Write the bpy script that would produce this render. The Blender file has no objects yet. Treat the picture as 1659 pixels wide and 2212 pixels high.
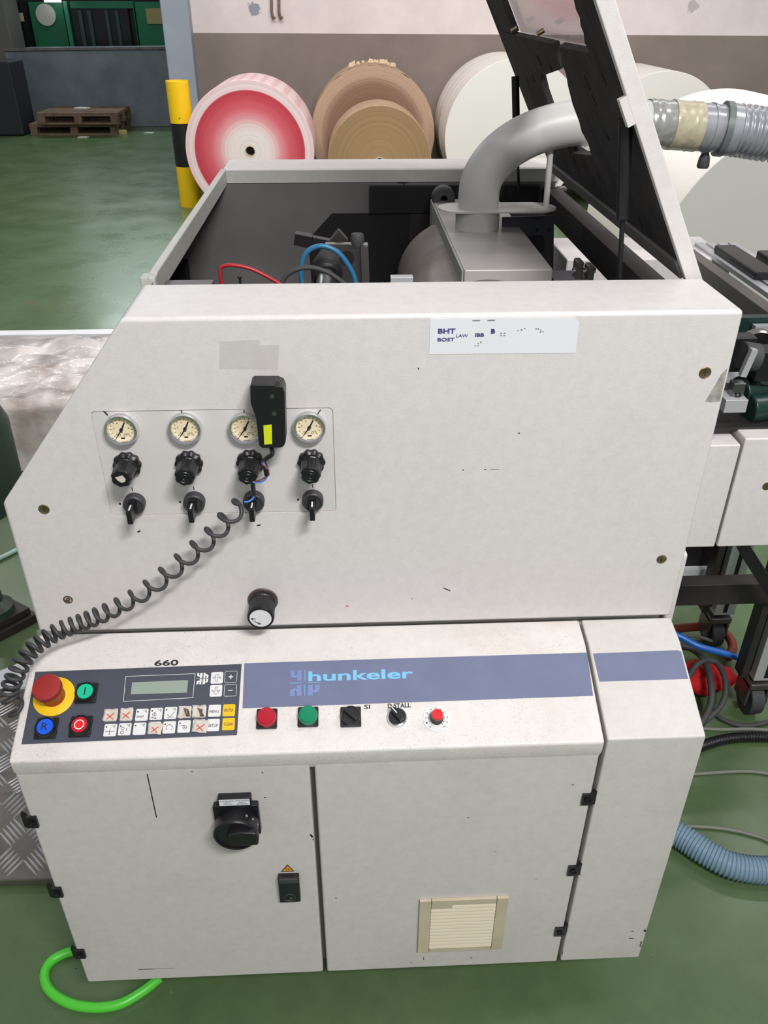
import bpy, bmesh, math, random
from mathutils import Vector, Matrix, noise
random.seed(7)
S = bpy.context.scene
COL = S.collection

# ---------------------------------------------------------------- camera
FPX = 1768.5639; PITCH = .5607; YAW = .0469; ROLL = .0032
CAM = Vector((-.0093, -1.0037, 1.6156))
_f = Vector((math.sin(YAW)*math.cos(PITCH), math.cos(YAW)*math.cos(PITCH), -math.sin(PITCH)))
_r = Vector((math.cos(YAW), -math.sin(YAW), 0)); _u = _r.cross(_f)
RR = _r*math.cos(ROLL)+_u*math.sin(ROLL); UU = -_r*math.sin(ROLL)+_u*math.cos(ROLL)
cd = bpy.data.cameras.new('camera'); cam = bpy.data.objects.new('camera', cd); COL.objects.link(cam)
m = Matrix((RR, UU, -_f)).transposed().to_4x4(); m.translation = CAM
cam.matrix_world = m
cd.sensor_fit = 'HORIZONTAL'; cd.sensor_width = 36; cd.lens = FPX/1659*36; cd.clip_start = .01; cd.clip_end = 100
S.camera = cam
# ---------------------------------------------------------------- light
W = bpy.data.worlds.new('world'); S.world = W; W.use_nodes = True
W.node_tree.nodes['Background'].inputs[0].default_value = (.93, .96, 1, 1)
W.node_tree.nodes['Background'].inputs[1].default_value = .27
def area(loc, sx, sy, power, target, col=(1, .985, .975), name='ceiling_or_fill_light'):
    l = bpy.data.lights.new(name, 'AREA'); l.shape = 'RECTANGLE'; l.size = sx; l.size_y = sy
    l.energy = power; l.color = col
    o = bpy.data.objects.new(name, l); COL.objects.link(o); o.location = loc
    o.rotation_euler = (Vector(target)-Vector(loc)).to_track_quat('-Z', 'Y').to_euler()
    return o
area((.85, -2.1, 3.6), .9, .22, 102, (0, 0, .9))
area((.3, -3.6, 3.2), 1.6, .3, 26, (0, 0, .9))  # added fill behind the camera, lifts the upright front faces
area((-.1, .5, 4.6), 1.6, .3, 7, (-.1, .6, 0))
area((2.9, .2, 4.2), 1.4, .3, 40, (2.1, 2.5, .6))  # added lamp, only there to brighten the face of the largest roll
area((.9, 3.0, 4.3), 5.0, .4, 275, (1.2, 6.6, .5))  # unseen strip set in front of the back rolls to brighten their ends
area((-4.8, 6.5, 5.2), .6, 3.0, 90, (-4.4, 6.6, 0))
area((-2.7, 13.6, 3.9), 3.4, .5, 105, (-2.0, 7.0, 0), (.86, .97, 1))
S.view_settings.view_transform = 'Standard'; S.view_settings.look = 'None'
S.view_settings.gamma = 1; S.view_settings.use_curve_mapping = False
S.view_settings.exposure = -0.02

# ---------------------------------------------------------------- pixel -> point on a real plane
def ray(px, py): return _f + RR*((px-829.5)/FPX) + UU*((1106-py)/FPX)
def hit(px, py, P, n):
    d = ray(px, py); n = Vector(n); t = (Vector(P)-CAM).dot(n)/d.dot(n); return CAM+d*t
def onx(px, py, v): return hit(px, py, (v, 0, 0), (1, 0, 0))
def ony(px, py, v): return hit(px, py, (0, v, 0), (0, 1, 0))
def onz(px, py, v): return hit(px, py, (0, 0, v), (0, 0, 1))

# ---------------------------------------------------------------- materials
def lin(c):
    return tuple(((x/255)/12.92 if x/255 <= .04045 else ((x/255+.055)/1.055)**2.4) for x in c)+(1,)
class NT:
    def __init__(s, name):
        s.m = bpy.data.materials.new(name); s.m.use_nodes = True; s.t = s.m.node_tree
        s.b = s.t.nodes['Principled BSDF']
    def n(s, ty, **k):
        n = s.t.nodes.new(ty)
        for a, v in k.items():
            if a.startswith('i_'):
                key = a[2:]; key = int(key) if key.isdigit() else key.replace('_', ' ')
                n.inputs[key].default_value = v
            else: setattr(n, a, v)
        return n
    def l(s, a, b): s.t.links.new(a, b)
    def ramp(s, fac, stops, interp='LINEAR'):
        r = s.n('ShaderNodeValToRGB'); r.color_ramp.interpolation = interp
        e = r.color_ramp.elements
        while len(e) > 1: e.remove(e[-1])
        e[0].position = stops[0][0]; e[0].color = stops[0][1]
        for p, c in stops[1:]:
            x = e.new(p); x.color = c
        s.l(fac, r.inputs[0]); return r.outputs[0]
    def mix(s, fac, a, b, mode='MIX'):
        x = s.n('ShaderNodeMix', data_type='RGBA', blend_type=mode)
        if isinstance(fac, (int, float)): x.inputs[0].default_value = fac
        else: s.l(fac, x.inputs[0])
        for i, v in ((6, a), (7, b)):
            if isinstance(v, tuple): x.inputs[i].default_value = v
            else: s.l(v, x.inputs[i])
        return x.outputs[2]
    def tc(s, out='Object'): return s.n('ShaderNodeTexCoord').outputs[out]
    def noise(s, scale, detail=3, rough=.5, vec=None, sc=None):
        if vec is None:
            g = s.n('ShaderNodeNewGeometry'); vec = g.outputs['Position']
        if sc:
            mp = s.n('ShaderNodeMapping'); mp.inputs['Scale'].default_value = sc; s.l(vec, mp.inputs[0]); vec = mp.outputs[0]
        x = s.n('ShaderNodeTexNoise', i_Scale=scale, i_Detail=detail, i_Roughness=rough); s.l(vec, x.inputs['Vector'])
        return x.outputs[0]
    def bump(s, h, strength, dist=.001):
        x = s.n('ShaderNodeBump'); x.inputs['Strength'].default_value = strength; x.inputs['Distance'].default_value = dist
        s.l(h, x.inputs['Height']); s.l(x.outputs[0], s.b.inputs['Normal'])
def bw(v): return (v, v, v, 1)
def mat(name, col, rough=.5, metal=0, spec=.5, var=0, vscale=8, bump=0, bscale=400, trans=0, alpha=1, emit=0):
    t = NT(name); c = lin(col); t.b.inputs['Base Color'].default_value = c
    t.b.inputs['Roughness'].default_value = rough; t.b.inputs['Metallic'].default_value = metal
    t.b.inputs['Specular IOR Level'].default_value = spec
    if var:
        d = tuple(x*(1-var) for x in c[:3])+(1,)
        o = t.mix(t.ramp(t.noise(vscale, 4), [(.35, bw(0)), (.65, bw(1))]), c, d); t.l(o, t.b.inputs['Base Color'])
    if bump: t.bump(t.noise(bscale, 2), bump)
    if trans: t.b.inputs['Transmission Weight'].default_value = trans
    if alpha < 1: t.b.inputs['Alpha'].default_value = alpha
    if emit:
        t.b.inputs['Emission Color'].default_value = c; t.b.inputs['Emission Strength'].default_value = emit
    return t.m
def paint(name, col, dirt=.25, speck=.0, stipple=.35, grit=0):
    """cream powder coat: fine stipple, cloudy grime, sparse chips"""
    t = NT(name); c = lin(col)
    t.b.inputs['Roughness'].default_value = .42
    g = t.ramp(t.noise(3.2, 5, .6), [(.48, bw(0)), (.75, bw(1))])
    grime = tuple(x*k for x, k in zip(c[:3], (.72, .68, .62)))+(1,)
    f = t.n('ShaderNodeMath', operation='MULTIPLY'); t.l(g, f.inputs[0]); f.inputs[1].default_value = dirt
    o = t.mix(f.outputs[0], c, grime)
    fine = t.ramp(t.noise(60, 4, .7), [(.35, bw(.94)), (.6, bw(1))])
    o = t.mix(1.0, o, fine, 'MULTIPLY')
    if grit:
        g1 = t.ramp(t.noise(330, 3, .7), [(.57, bw(1)), (.68, bw(1-grit))]); g2 = t.ramp(t.noise(9, 4, .6), [(.42, bw(1)), (.62, bw(0))])
        o = t.mix(1.0, o, t.mix(g2, g1, bw(1)), 'MULTIPLY')
    v = t.n('ShaderNodeTexVoronoi', i_Scale=26.0)
    geo = t.n('ShaderNodeNewGeometry'); t.l(geo.outputs['Position'], v.inputs['Vector'])
    sp = t.ramp(v.outputs['Distance'], [(.0, bw(1)), (.045, bw(1)), (.06, bw(0))])
    keep = t.ramp(t.noise(19, 1), [(.63, bw(0)), (.65, bw(1))])
    s2 = t.n('ShaderNodeMath', operation='MULTIPLY'); t.l(sp, s2.inputs[0]); t.l(keep, s2.inputs[1])
    if speck:
        s3 = t.n('ShaderNodeMath', operation='MULTIPLY'); t.l(s2.outputs[0], s3.inputs[0]); s3.inputs[1].default_value = speck
        o = t.mix(s3.outputs[0], o, lin((60, 55, 52)))
    t.l(o, t.b.inputs['Base Color'])
    t.bump(t.noise(520, 2, .6), stipple, .0006)
    return t.m
M = {}
M['paint'] = paint('cream_powder_coat', (224, 219, 217), .16, .8, .5)
M['paint_console'] = paint('worn_console_coat', (228, 222, 218), .45, .8, .6, .35)
M['paint_door'] = paint('door_coat', (212, 208, 204), .38, .6, .25)
M['paint_top'] = paint('grey_frame_coat', (196, 195, 188), .3, .5)
M['inner'] = mat('inner_grey_coat', (112, 110, 109), .6, var=.25, vscale=6)
M['black'] = mat('black_plastic', (26, 26, 29), .38, bump=.15)
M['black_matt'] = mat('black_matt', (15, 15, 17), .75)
M['grey_plastic'] = mat('dark_grey_plastic', (62, 61, 64), .5)
M['charcoal'] = mat('charcoal_overlay', (74, 78, 90), .45, var=.1)
M['blue_plate'] = mat('slate_blue_plate', (110, 117, 146), .5, var=.08, vscale=20)
M['sky'] = mat('light_blue_print', (122, 190, 232), .5)
M['sky_dim'] = mat('faded_blue_print', (118, 138, 186), .5)
M['white'] = mat('white_print', (232, 232, 232), .5)
M['white_key'] = mat('white_key', (226, 225, 224), .45)
M['yellow_key'] = mat('yellow_key', (238, 190, 24), .45)
M['ink'] = mat('black_ink', (34, 33, 40), .7)
M['blue_ink'] = mat('blue_ink', (74, 72, 130), .7)
M['grey_ink'] = mat('grey_ink', (128, 126, 132), .7)
M['red_ink'] = mat('red_ink', (222, 96, 78), .7)
M['lcd'] = mat('lcd_screen', (150, 162, 150), .25)
M['red'] = mat('dull_red_plastic', (152, 40, 38), .42)
M['lamp_red'] = mat('red_lens', (178, 24, 44), .28)
M['lamp_green'] = mat('green_lens', (16, 132, 92), .28)
M['btn_green'] = mat('green_button', (22, 192, 148), .35)
M['btn_blue'] = mat('blue_button', (28, 92, 222), .35)
M['btn_red'] = mat('red_button', (186, 28, 42), .35)
M['bright_red'] = mat('bright_red', (235, 34, 40), .35)
M['yellow'] = mat('yellow_plastic', (244, 198, 20), .4)
M['chrome'] = mat('chrome', (225, 225, 228), .2, .9)
M['steel'] = mat('brushed_steel', (150, 148, 148), .32, 1, var=.2, vscale=12)
M['steel_dull'] = mat('dull_steel', (128, 124, 122), .45, .8, var=.3, vscale=9)
M['hood_steel'] = mat('grey_painted_steel', (186, 181, 178), .36, .08, var=.22, vscale=7)
M['dark_steel'] = mat('dark_steel', (70, 66, 66), .45, .6, var=.3, vscale=10)
M['brown_steel'] = mat('brown_black_steel', (62, 55, 54), .5, .3, var=.25)
M['brass'] = mat('brass_screw', (150, 134, 104), .35, .9)
M['dial'] = mat('cream_dial', (244, 226, 190), .5)
M['paper'] = mat('crumpled_paper_label', (216, 208, 196), .7, var=.15, vscale=60)
M['sticker'] = mat('white_sticker', (236, 236, 240), .5, var=.04)
M['label_yellow'] = mat('yellow_green_label', (214, 226, 30), .5)
M['vent'] = mat('beige_plastic', (206, 194, 168), .5, var=.12, vscale=15)
M['vent_slat'] = mat('cream_slat', (236, 222, 198), .5)
M['orange'] = mat('orange_sign', (240, 160, 30), .5)
M['pipe'] = mat('grey_pipe_paint', (204, 203, 199), .4, bump=.1, var=.08)
M['duct'] = mat('silver_duct', (172, 175, 180), .25, .3, var=.2, vscale=20)
M['duct_dark'] = mat('grey_green_clamp', (104, 114, 112), .4)
M['tape'] = mat('yellowed_tape', (196, 188, 160), .3, var=.25, vscale=60, bump=.8, bscale=60)
M['wrap_clear'] = mat('clear_packing_tape', (176, 176, 172), .22, .3, var=.3, vscale=50, bump=.9, bscale=50)
M['foam'] = mat('dark_foam', (54, 50, 49), .92, var=.55, vscale=18, bump=.8, bscale=70)
M['alu'] = mat('aluminium_profile', (196, 197, 200), .38, .35)
M['rubber'] = mat('grey_rubber', (66, 67, 68), .65)
M['cord'] = mat('grey_cord', (62, 62, 64), .55)
M['blue_hose'] = mat('blue_hose', (48, 116, 160), .35)
M['blue_tube'] = mat('blue_tube', (20, 98, 190), .35)
M['wire_blue'] = mat('blue_wire', (70, 130, 220), .4)
M['wire_brown'] = mat('brown_wire', (140, 70, 62), .5)
M['red_hose'] = mat('red_hose', (178, 34, 42), .35)
M['rust_hose'] = mat('rusty_red_hose', (140, 58, 46), .5)
M['red_cloth'] = mat('red_fabric', (208, 18, 20), .8, var=.3, vscale=25)
M['green_hose'] = mat('bright_green_hose', (84, 206, 58), .35)
M['cable_grey'] = mat('grey_cable', (122, 124, 112), .6)
M['green_cable'] = mat('pale_green_cable', (182, 208, 192), .5)
M['green_motor'] = mat('dark_green_enamel', (26, 52, 45), .35)
M['pump_green'] = mat('grey_green_enamel', (48, 62, 53), .45)
M['far_green'] = mat('far_green_enamel', (10, 110, 74), .45, var=.3, vscale=2)
M['far_black'] = mat('far_black', (16, 20, 22), .3)
M['far_grey'] = mat('far_grey', (96, 94, 90), .6)
M['galv'] = mat('galvanised_sheet', (124, 134, 142), .5, .25, var=.35, vscale=2.2)
M['pillar'] = mat('blue_grey_paint', (150, 158, 170), .5, var=.15, vscale=3)
M['wood'] = mat('old_pallet_wood', (120, 98, 78), .8, var=.4, vscale=9)
M['rust'] = mat('rusty_pipe', (128, 104, 92), .7, var=.4, vscale=30)
M['litter'] = mat('paper_scrap', (210, 212, 206), .7)
M['litter_yellow'] = mat('yellow_scrap', (206, 196, 120), .7)
M['brown_card'] = mat('brown_card', (150, 118, 92), .75, var=.15)
M['white_board'] = mat('white_board', (226, 228, 232), .5, var=.06)
M['kraft_s'] = mat('kraft_side', (182, 152, 124), .7, var=.15)
M['roll_white'] = mat('white_paper', (222, 216, 209), .7, var=.04, vscale=2)
M['red_mark'] = mat('red_scuff', (200, 70, 70), .6)
M['smudge'] = mat('grey_smudge', (198, 194, 187), .3, alpha=.6, var=.35, vscale=90)
M['ghost'] = mat('faded_glue_residue', (208, 205, 200), .5, alpha=.13)

def floor_mat():
    t = NT('green_epoxy_floor')
    a = t.ramp(t.noise(.9, 5, .6), [(.3, lin((80, 104, 66))), (.55, lin((88, 110, 74))), (.8, lin((98, 116, 84)))])
    sc = t.ramp(t.noise(14, 6, .75), [(.3, bw(.84)), (.6, bw(1))])
    o = t.mix(1.0, a, sc, 'MULTIPLY')
    sp = t.ramp(t.noise(38, 2, .5), [(.76, bw(0)), (.79, bw(1))])
    o = t.mix(sp, o, lin((128, 132, 112)))
    t.l(o, t.b.inputs['Base Color'])
    t.l(t.ramp(t.noise(2.5, 4, .6), [(.3, bw(.22)), (.7, bw(.36))]), t.b.inputs['Roughness'])
    t.b.inputs['Specular IOR Level'].default_value = .6
    t.bump(t.noise(3, 2), .05, .01)
    return t.m
M['floor'] = floor_mat()
def wall_mat(zl, spot, spot2):
    t = NT('two_tone_wall'); g = t.n('ShaderNodeNewGeometry'); x = t.n('ShaderNodeSeparateXYZ'); t.l(g.outputs['Position'], x.inputs[0])
    up = t.mix(t.ramp(t.noise(2.5, 5, .6), [(.4, bw(0)), (.8, bw(1))]), lin((220, 207, 205)), lin((200, 189, 187)))
    lo = t.mix(t.ramp(t.noise(1.8, 5, .6), [(.35, bw(0)), (.7, bw(1))]), lin((134, 121, 114)), lin((119, 107, 101)))
    gt = t.n('ShaderNodeMath', operation='GREATER_THAN'); gt.inputs[1].default_value = zl; t.l(x.outputs[2], gt.inputs[0])
    o = t.mix(gt.outputs[0], lo, up)
    for s, r, c in ((spot, .06, (142, 144, 152)), (spot2, .05, (178, 168, 166))):
        d = t.n('ShaderNodeVectorMath', operation='DISTANCE'); d.inputs[1].default_value = s; t.l(g.outputs['Position'], d.inputs[0])
        ad = t.n('ShaderNodeMath', operation='MULTIPLY_ADD'); t.l(t.noise(24, 4, .6), ad.inputs[0]); ad.inputs[1].default_value = .09; t.l(d.outputs['Value'], ad.inputs[2])
        f = t.ramp(ad.outputs[0], [(r+.035, bw(1)), (r+.045, bw(0))])
        o = t.mix(f, o, lin(c))
    t.l(o, t.b.inputs['Base Color']); t.b.inputs['Roughness'].default_value = .8
    t.bump(t.noise(60, 3), .2, .005)
    return t.m
def roll_mat(name, stops, R, amp=.03, swirl=30):
    """rings of wound paper on the end face, in the roll's own coordinates"""
    t = NT(name); v = t.tc(); x = t.n('ShaderNodeSeparateXYZ'); t.l(v, x.inputs[0])
    c = t.n('ShaderNodeCombineXYZ'); t.l(x.outputs[0], c.inputs[0]); t.l(x.outputs[2], c.inputs[2])
    d = t.n('ShaderNodeVectorMath', operation='LENGTH'); t.l(c.outputs[0], d.inputs[0])
    dv = t.n('ShaderNodeMath', operation='DIVIDE'); t.l(d.outputs['Value'], dv.inputs[0]); dv.inputs[1].default_value = R
    n1 = t.n('ShaderNodeTexNoise', noise_dimensions='1D', i_Scale=swirl, i_Detail=5.0, i_Roughness=.7); t.l(dv.outputs[0], n1.inputs['W'])
    ma = t.n('ShaderNodeMath', operation='MULTIPLY_ADD'); t.l(n1.outputs[0], ma.inputs[0]); ma.inputs[1].default_value = amp; t.l(dv.outputs[0], ma.inputs[2])
    o = t.ramp(ma.outputs[0], stops); 
    f = t.ramp(n1.outputs[0], [(.35, bw(.84)), (.6, bw(1))])
    o = t.mix(1.0, o, f, 'MULTIPLY')
    t.l(o, t.b.inputs['Base Color']); t.b.inputs['Roughness'].default_value = .75
    return t.m
def bands_mat(name, axis, period, c1, c2, duty=.5, rough=.5):
    t = NT(name); x = t.n('ShaderNodeSeparateXYZ'); t.l(t.tc(), x.inputs[0])
    mm = t.n('ShaderNodeMath', operation='PINGPONG'); t.l(x.outputs[axis], mm.inputs[0]); mm.inputs[1].default_value = period
    nz = t.n('ShaderNodeMath', operation='MULTIPLY_ADD'); t.l(t.noise(18, 3), nz.inputs[0]); nz.inputs[1].default_value = period*.5; t.l(mm.outputs[0], nz.inputs[2])
    o = t.ramp(nz.outputs[0], [(0, lin(c1)), (period*duty+period*.25, lin(c1)), (period*duty+period*.4, lin(c2))])
    t.l(o, t.b.inputs['Base Color']); t.b.inputs['Roughness'].default_value = rough
    return t.m
def film_mat():
    t = NT('crinkled_film'); t.b.inputs['Base Color'].default_value = lin((234, 226, 222))
    t.b.inputs['Roughness'].default_value = .2
    n = t.noise(3.2, 3, .55, sc=(1.3, 1, 1)); a = t.ramp(n, [(.38, bw(.18)), (.62, bw(.88))])
    t.l(a, t.b.inputs['Alpha']); t.bump(t.noise(11, 3, .6), .55, .02)
    return t.m
M['film'] = film_mat()
def window_mat():
    t = NT('acrylic_window'); t.b.inputs['Base Color'].default_value = lin((206, 190, 190))
    t.b.inputs['Roughness'].default_value = .08; t.b.inputs['Alpha'].default_value = .5
    return t.m
M['acrylic'] = window_mat()
def tread_mat():
    t = NT('aluminium_tread'); t.b.inputs['Metallic'].default_value = .75; t.b.inputs['Roughness'].default_value = .36
    t.l(t.ramp(t.noise(7, 5, .6), [(.3, lin((112, 106, 102))), (.7, lin((160, 154, 150)))]), t.b.inputs['Base Color'])
    return t.m
M['tread'] = tread_mat()
def bollard_mat(z1, z2):
    t = NT('bollard_stripes'); g = t.n('ShaderNodeNewGeometry'); x = t.n('ShaderNodeSeparateXYZ'); t.l(g.outputs['Position'], x.inputs[0])
    a = t.n('ShaderNodeMath', operation='GREATER_THAN'); a.inputs[1].default_value = z1; t.l(x.outputs[2], a.inputs[0])
    b = t.n('ShaderNodeMath', operation='LESS_THAN'); b.inputs[1].default_value = z2; t.l(x.outputs[2], b.inputs[0])
    k = t.n('ShaderNodeMath', operation='MULTIPLY'); t.l(a.outputs[0], k.inputs[0]); t.l(b.outputs[0], k.inputs[1])
    chip = t.ramp(t.noise(16, 5, .7), [(.66, bw(0)), (.69, bw(1))])
    y = t.mix(chip, lin((240, 196, 10)), lin((40, 34, 20)))
    o = t.mix(k.outputs[0], y, lin((22, 22, 24))); t.l(o, t.b.inputs['Base Color']); t.b.inputs['Roughness'].default_value = .4
    return t.m

# ---------------------------------------------------------------- mesh builder
def frame(P, ex, ey, ez):
    mm = Matrix((Vector(ex), Vector(ey), Vector(ez))).transposed().to_4x4(); mm.translation = Vector(P); return mm
IDM = Matrix.Identity(4)
WLOC = {}
class MB:
    def __init__(s, Mx=None): s.bm = bmesh.new(); s.M = Mx or IDM
    def v(s, p): return s.bm.verts.new(s.M @ Vector(p))
    def box(s, x0, x1, y0, y1, z0, z1):
        v = [s.v((x, y, z)) for z in (z0, z1) for y in (y0, y1) for x in (x0, x1)]
        for f in ((0, 2, 3, 1), (4, 5, 7, 6), (0, 1, 5, 4), (1, 3, 7, 5), (3, 2, 6, 7), (2, 0, 4, 6)):
            s.bm.faces.new([v[i] for i in f])
        return s
    def cbox(s, c, d): return s.box(c[0]-d[0]/2, c[0]+d[0]/2, c[1]-d[1]/2, c[1]+d[1]/2, c[2]-d[2]/2, c[2]+d[2]/2)
    def prism(s, poly, h0, h1, axis=2):
        def pt(a, b, h): return {0: (h, a, b), 1: (a, h, b), 2: (a, b, h)}[axis]
        lo = [s.v(pt(a, b, h0)) for a, b in poly]; hi = [s.v(pt(a, b, h1)) for a, b in poly]
        n = len(poly)
        s.bm.faces.new(lo[::-1]); s.bm.faces.new(hi)
        for i in range(n): s.bm.faces.new((lo[i], lo[(i+1) % n], hi[(i+1) % n], hi[i]))
        return s
    def lathe(s, prof, c=(0, 0, 0), seg=32, fn=None):
        rings = []
        for r, h in prof:
            if r < 1e-6: rings.append([s.v((c[0], c[1], c[2]+h))]); continue
            rings.append([s.v((c[0]+r*(fn(k, seg, h) if fn else 1)*math.cos(2*math.pi*k/seg), c[1]+r*(fn(k, seg, h) if fn else 1)*math.sin(2*math.pi*k/seg), c[2]+h)) for k in range(seg)])
        for a, b in zip(rings, rings[1:]):
            for k in range(seg):
                k2 = (k+1) % seg
                if len(a) == 1 and len(b) == 1: continue
                if len(a) == 1: s.bm.faces.new((a[0], b[k], b[k2]))
                elif len(b) == 1: s.bm.faces.new((a[k], a[k2], b[0]))
                else: s.bm.faces.new((a[k], a[k2], b[k2], b[k]))
        return s
    def cyl(s, p0, p1, r, r1=None, seg=20):
        p0 = Vector(p0); p1 = Vector(p1); r1 = r if r1 is None else r1
        d = (p1-p0).normalized(); a = d.orthogonal().normalized(); b = d.cross(a)
        A = []; B = []
        for k in range(seg):
            t = 2*math.pi*k/seg; o = a*math.cos(t)+b*math.sin(t)
            A.append(s.v(p0+o*r)); B.append(s.v(p1+o*r1))
        s.bm.faces.new(A[::-1]); s.bm.faces.new(B)
        for k in range(seg): s.bm.faces.new((A[k], A[(k+1) % seg], B[(k+1) % seg], B[k]))
        return s
    def tube(s, pts, r, seg=10, closed=False):
        pts = [Vector(p) for p in pts]; n = len(pts)
        R = r if isinstance(r, (list, tuple)) else [r]*n
        prev = None; rings = []
        for i, p in enumerate(pts):
            if closed: d = pts[(i+1) % n]-pts[i-1]
            else: d = pts[min(i+1, n-1)]-pts[max(i-1, 0)]
            d.normalize()
            if prev is None: a = d.orthogonal().normalized()
            else:
                a = prev-d*prev.dot(d)
                a = a.normalized() if a.length > 1e-6 else d.orthogonal().normalized()
            prev = a; b = d.cross(a)
            rings.append([s.v(p+(a*math.cos(2*math.pi*k/seg)+b*math.sin(2*math.pi*k/seg))*R[i]) for k in range(seg)])
        rng = range(n if closed else n-1)
        for i in rng:
            A = rings[i]; B = rings[(i+1) % n]
            for k in range(seg): s.bm.faces.new((A[k], A[(k+1) % seg], B[(k+1) % seg], B[k]))
        if not closed: s.bm.faces.new(rings[0][::-1]); s.bm.faces.new(rings[-1])
        return s
    def sphere(s, c, r, seg=16, sz=1):
        prof = [(max(0, r*math.sin(math.pi*i/10)) if 0 < i < 10 else 0, -r*sz*math.cos(math.pi*i/10)) for i in range(11)]
        return s.lathe(prof, c, seg)
    def mesh(s, me, Mx):
        k = len(s.bm.verts); s.bm.from_mesh(me); s.bm.verts.ensure_lookup_table()
        for v in s.bm.verts[k:]: v.co = s.M @ (Mx @ v.co)
        return s
    def build(s, name, ma, parent=None, bevel=0, seg=2, sharp=35, label=None, origin=None):
        bm = s.bm; bmesh.ops.recalc_face_normals(bm, faces=bm.faces)
        for f in bm.faces: f.smooth = True
        for e in bm.edges:
            if len(e.link_faces) == 2 and e.calc_face_angle(0) > math.radians(sharp): e.smooth = False
        me = bpy.data.meshes.new(name)
        lo = Vector([min(v.co[i] for v in bm.verts) for i in range(3)]); hi = Vector([max(v.co[i] for v in bm.verts) for i in range(3)])
        c = Vector(origin) if origin is not None else (Vector(((lo.x+hi.x)/2, (lo.y+hi.y)/2, lo.z)) if parent is None else (lo+hi)/2)
        bmesh.ops.translate(bm, verts=bm.verts, vec=-c)
        bm.to_mesh(me); bm.free(); me.materials.append(ma)
        o = bpy.data.objects.new(name, me); COL.objects.link(o)
        WLOC[o] = c
        if parent is not None: o.parent = parent; o.location = c-WLOC[parent]
        else: o.location = c
        if bevel:
            b = o.modifiers.new('bevel', 'BEVEL'); b.width = bevel; b.segments = seg; b.limit_method = 'ANGLE'; b.angle_limit = math.radians(30); b.harden_normals = True
        if label: o['label'] = label
        return o
def thing(name, label, cat, loc, group=None):
    o = bpy.data.objects.new(name, None); COL.objects.link(o); o.location = loc; o.empty_display_size = .05
    WLOC[o] = Vector(loc); o['label'] = label; o['category'] = cat
    if group: o['group'] = group
    return o
def tag(o, label, cat, group=None, kind=None):
    o['label'] = label; o['category'] = cat
    if group: o['group'] = group
    if kind: o['kind'] = kind
    return o
def struct(o): o['kind'] = 'structure'; return o
def copy_tree(o, off, parent=None):
    c = o.copy(); COL.objects.link(c); c.parent = parent
    WLOC[c] = WLOC[o]+Vector(off)
    if parent is None: c.location = WLOC[c]
    elif o.parent is not parent: c.location = o.location
    else: c.location = o.location+Vector(off)
    for ch in list(o.children): copy_tree(ch, off, c)
    return c
def cut(o, cutter):
    """boolean difference with a temporary mesh, result baked"""
    bm = cutter.bm; bmesh.ops.recalc_face_normals(bm, faces=bm.faces); me = bpy.data.meshes.new('tmp'); bm.to_mesh(me); bm.free()
    t = bpy.data.objects.new('tmp', me); COL.objects.link(t); t.location = (0, 0, 0)
    md = o.modifiers.new('cut', 'BOOLEAN'); md.object = t; md.operation = 'DIFFERENCE'; md.solver = 'EXACT'
    bpy.context.view_layer.update(); dg = bpy.context.evaluated_depsgraph_get()
    new = bpy.data.meshes.new_from_object(o.evaluated_get(dg)); old = o.data
    o.modifiers.clear(); o.data = new; new.name = old.name
    bpy.data.objects.remove(t)
    b2 = bmesh.new(); b2.from_mesh(new)
    for e in b2.edges: e.smooth = not (len(e.link_faces) == 2 and e.calc_face_angle(0) > math.radians(35))
    b2.to_mesh(new); b2.free()
def smooth_path(pts, n=8):
    pts = [Vector(p) for p in pts]; out = []
    for i in range(len(pts)-1):
        p0 = pts[max(i-1, 0)]; p1 = pts[i]; p2 = pts[i+1]; p3 = pts[min(i+2, len(pts)-1)]
        for k in range(n):
            t = k/n
            out.append(.5*((2*p1)+(p2-p0)*t+(2*p0-5*p1+4*p2-p3)*t*t+(3*p1-p0-3*p2+p3)*t**3))
    out.append(pts[-1]); return out
_fonts = {}
def text_mesh(s, bold=0):
    cu = bpy.data.curves.new('t', 'FONT'); cu.body = s; cu.size = 1; cu.extrude = .02; cu.offset = bold; cu.resolution_u = 3
    o = bpy.data.objects.new('t', cu); COL.objects.link(o); bpy.context.view_layer.update()
    me = bpy.data.meshes.new_from_object(o.evaluated_get(bpy.context.evaluated_depsgraph_get()))
    bpy.data.objects.remove(o); bpy.data.curves.remove(cu); return me
def add_text(mb, s, u0, v0, u1, v1, h=.0003, z=0, bold=0, flipx=False, flipy=False):
    """fit the string into the rectangle (u0,v0)-(u1,v1) of the builder's plane"""
    me = text_mesh(s, bold); co = [v.co for v in me.vertices]
    if not co: return mb
    x0 = min(c.x for c in co); x1 = max(c.x for c in co); y0 = min(c.y for c in co); y1 = max(c.y for c in co)
    sx = (u1-u0)/(x1-x0); sy = (v1-v0)/(y1-y0)
    A = Matrix.Translation((u0, v0, z+h)) @ Matrix.Diagonal((sx, sy, h/.02, 1)) @ Matrix.Translation((-x0, -y0, 0))
    if flipx: A = Matrix.Translation((u0+u1, 0, 0)) @ Matrix.Diagonal((-1, 1, 1, 1)) @ A
    if flipy: A = Matrix.Translation((0, v0+v1, 0)) @ Matrix.Diagonal((1, -1, 1, 1)) @ A
    return mb.mesh(me, A)
def rrect(x0, y0, x1, y1, r, n=4):
    out = []
    for cx, cy, a0 in ((x1-r, y1-r, 0), (x0+r, y1-r, 90), (x0+r, y0+r, 180), (x1-r, y0+r, 270)):
        for k in range(n+1):
            a = math.radians(a0+90*k/n); out.append((cx+r*math.cos(a), cy+r*math.sin(a)))
    return out
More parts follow.
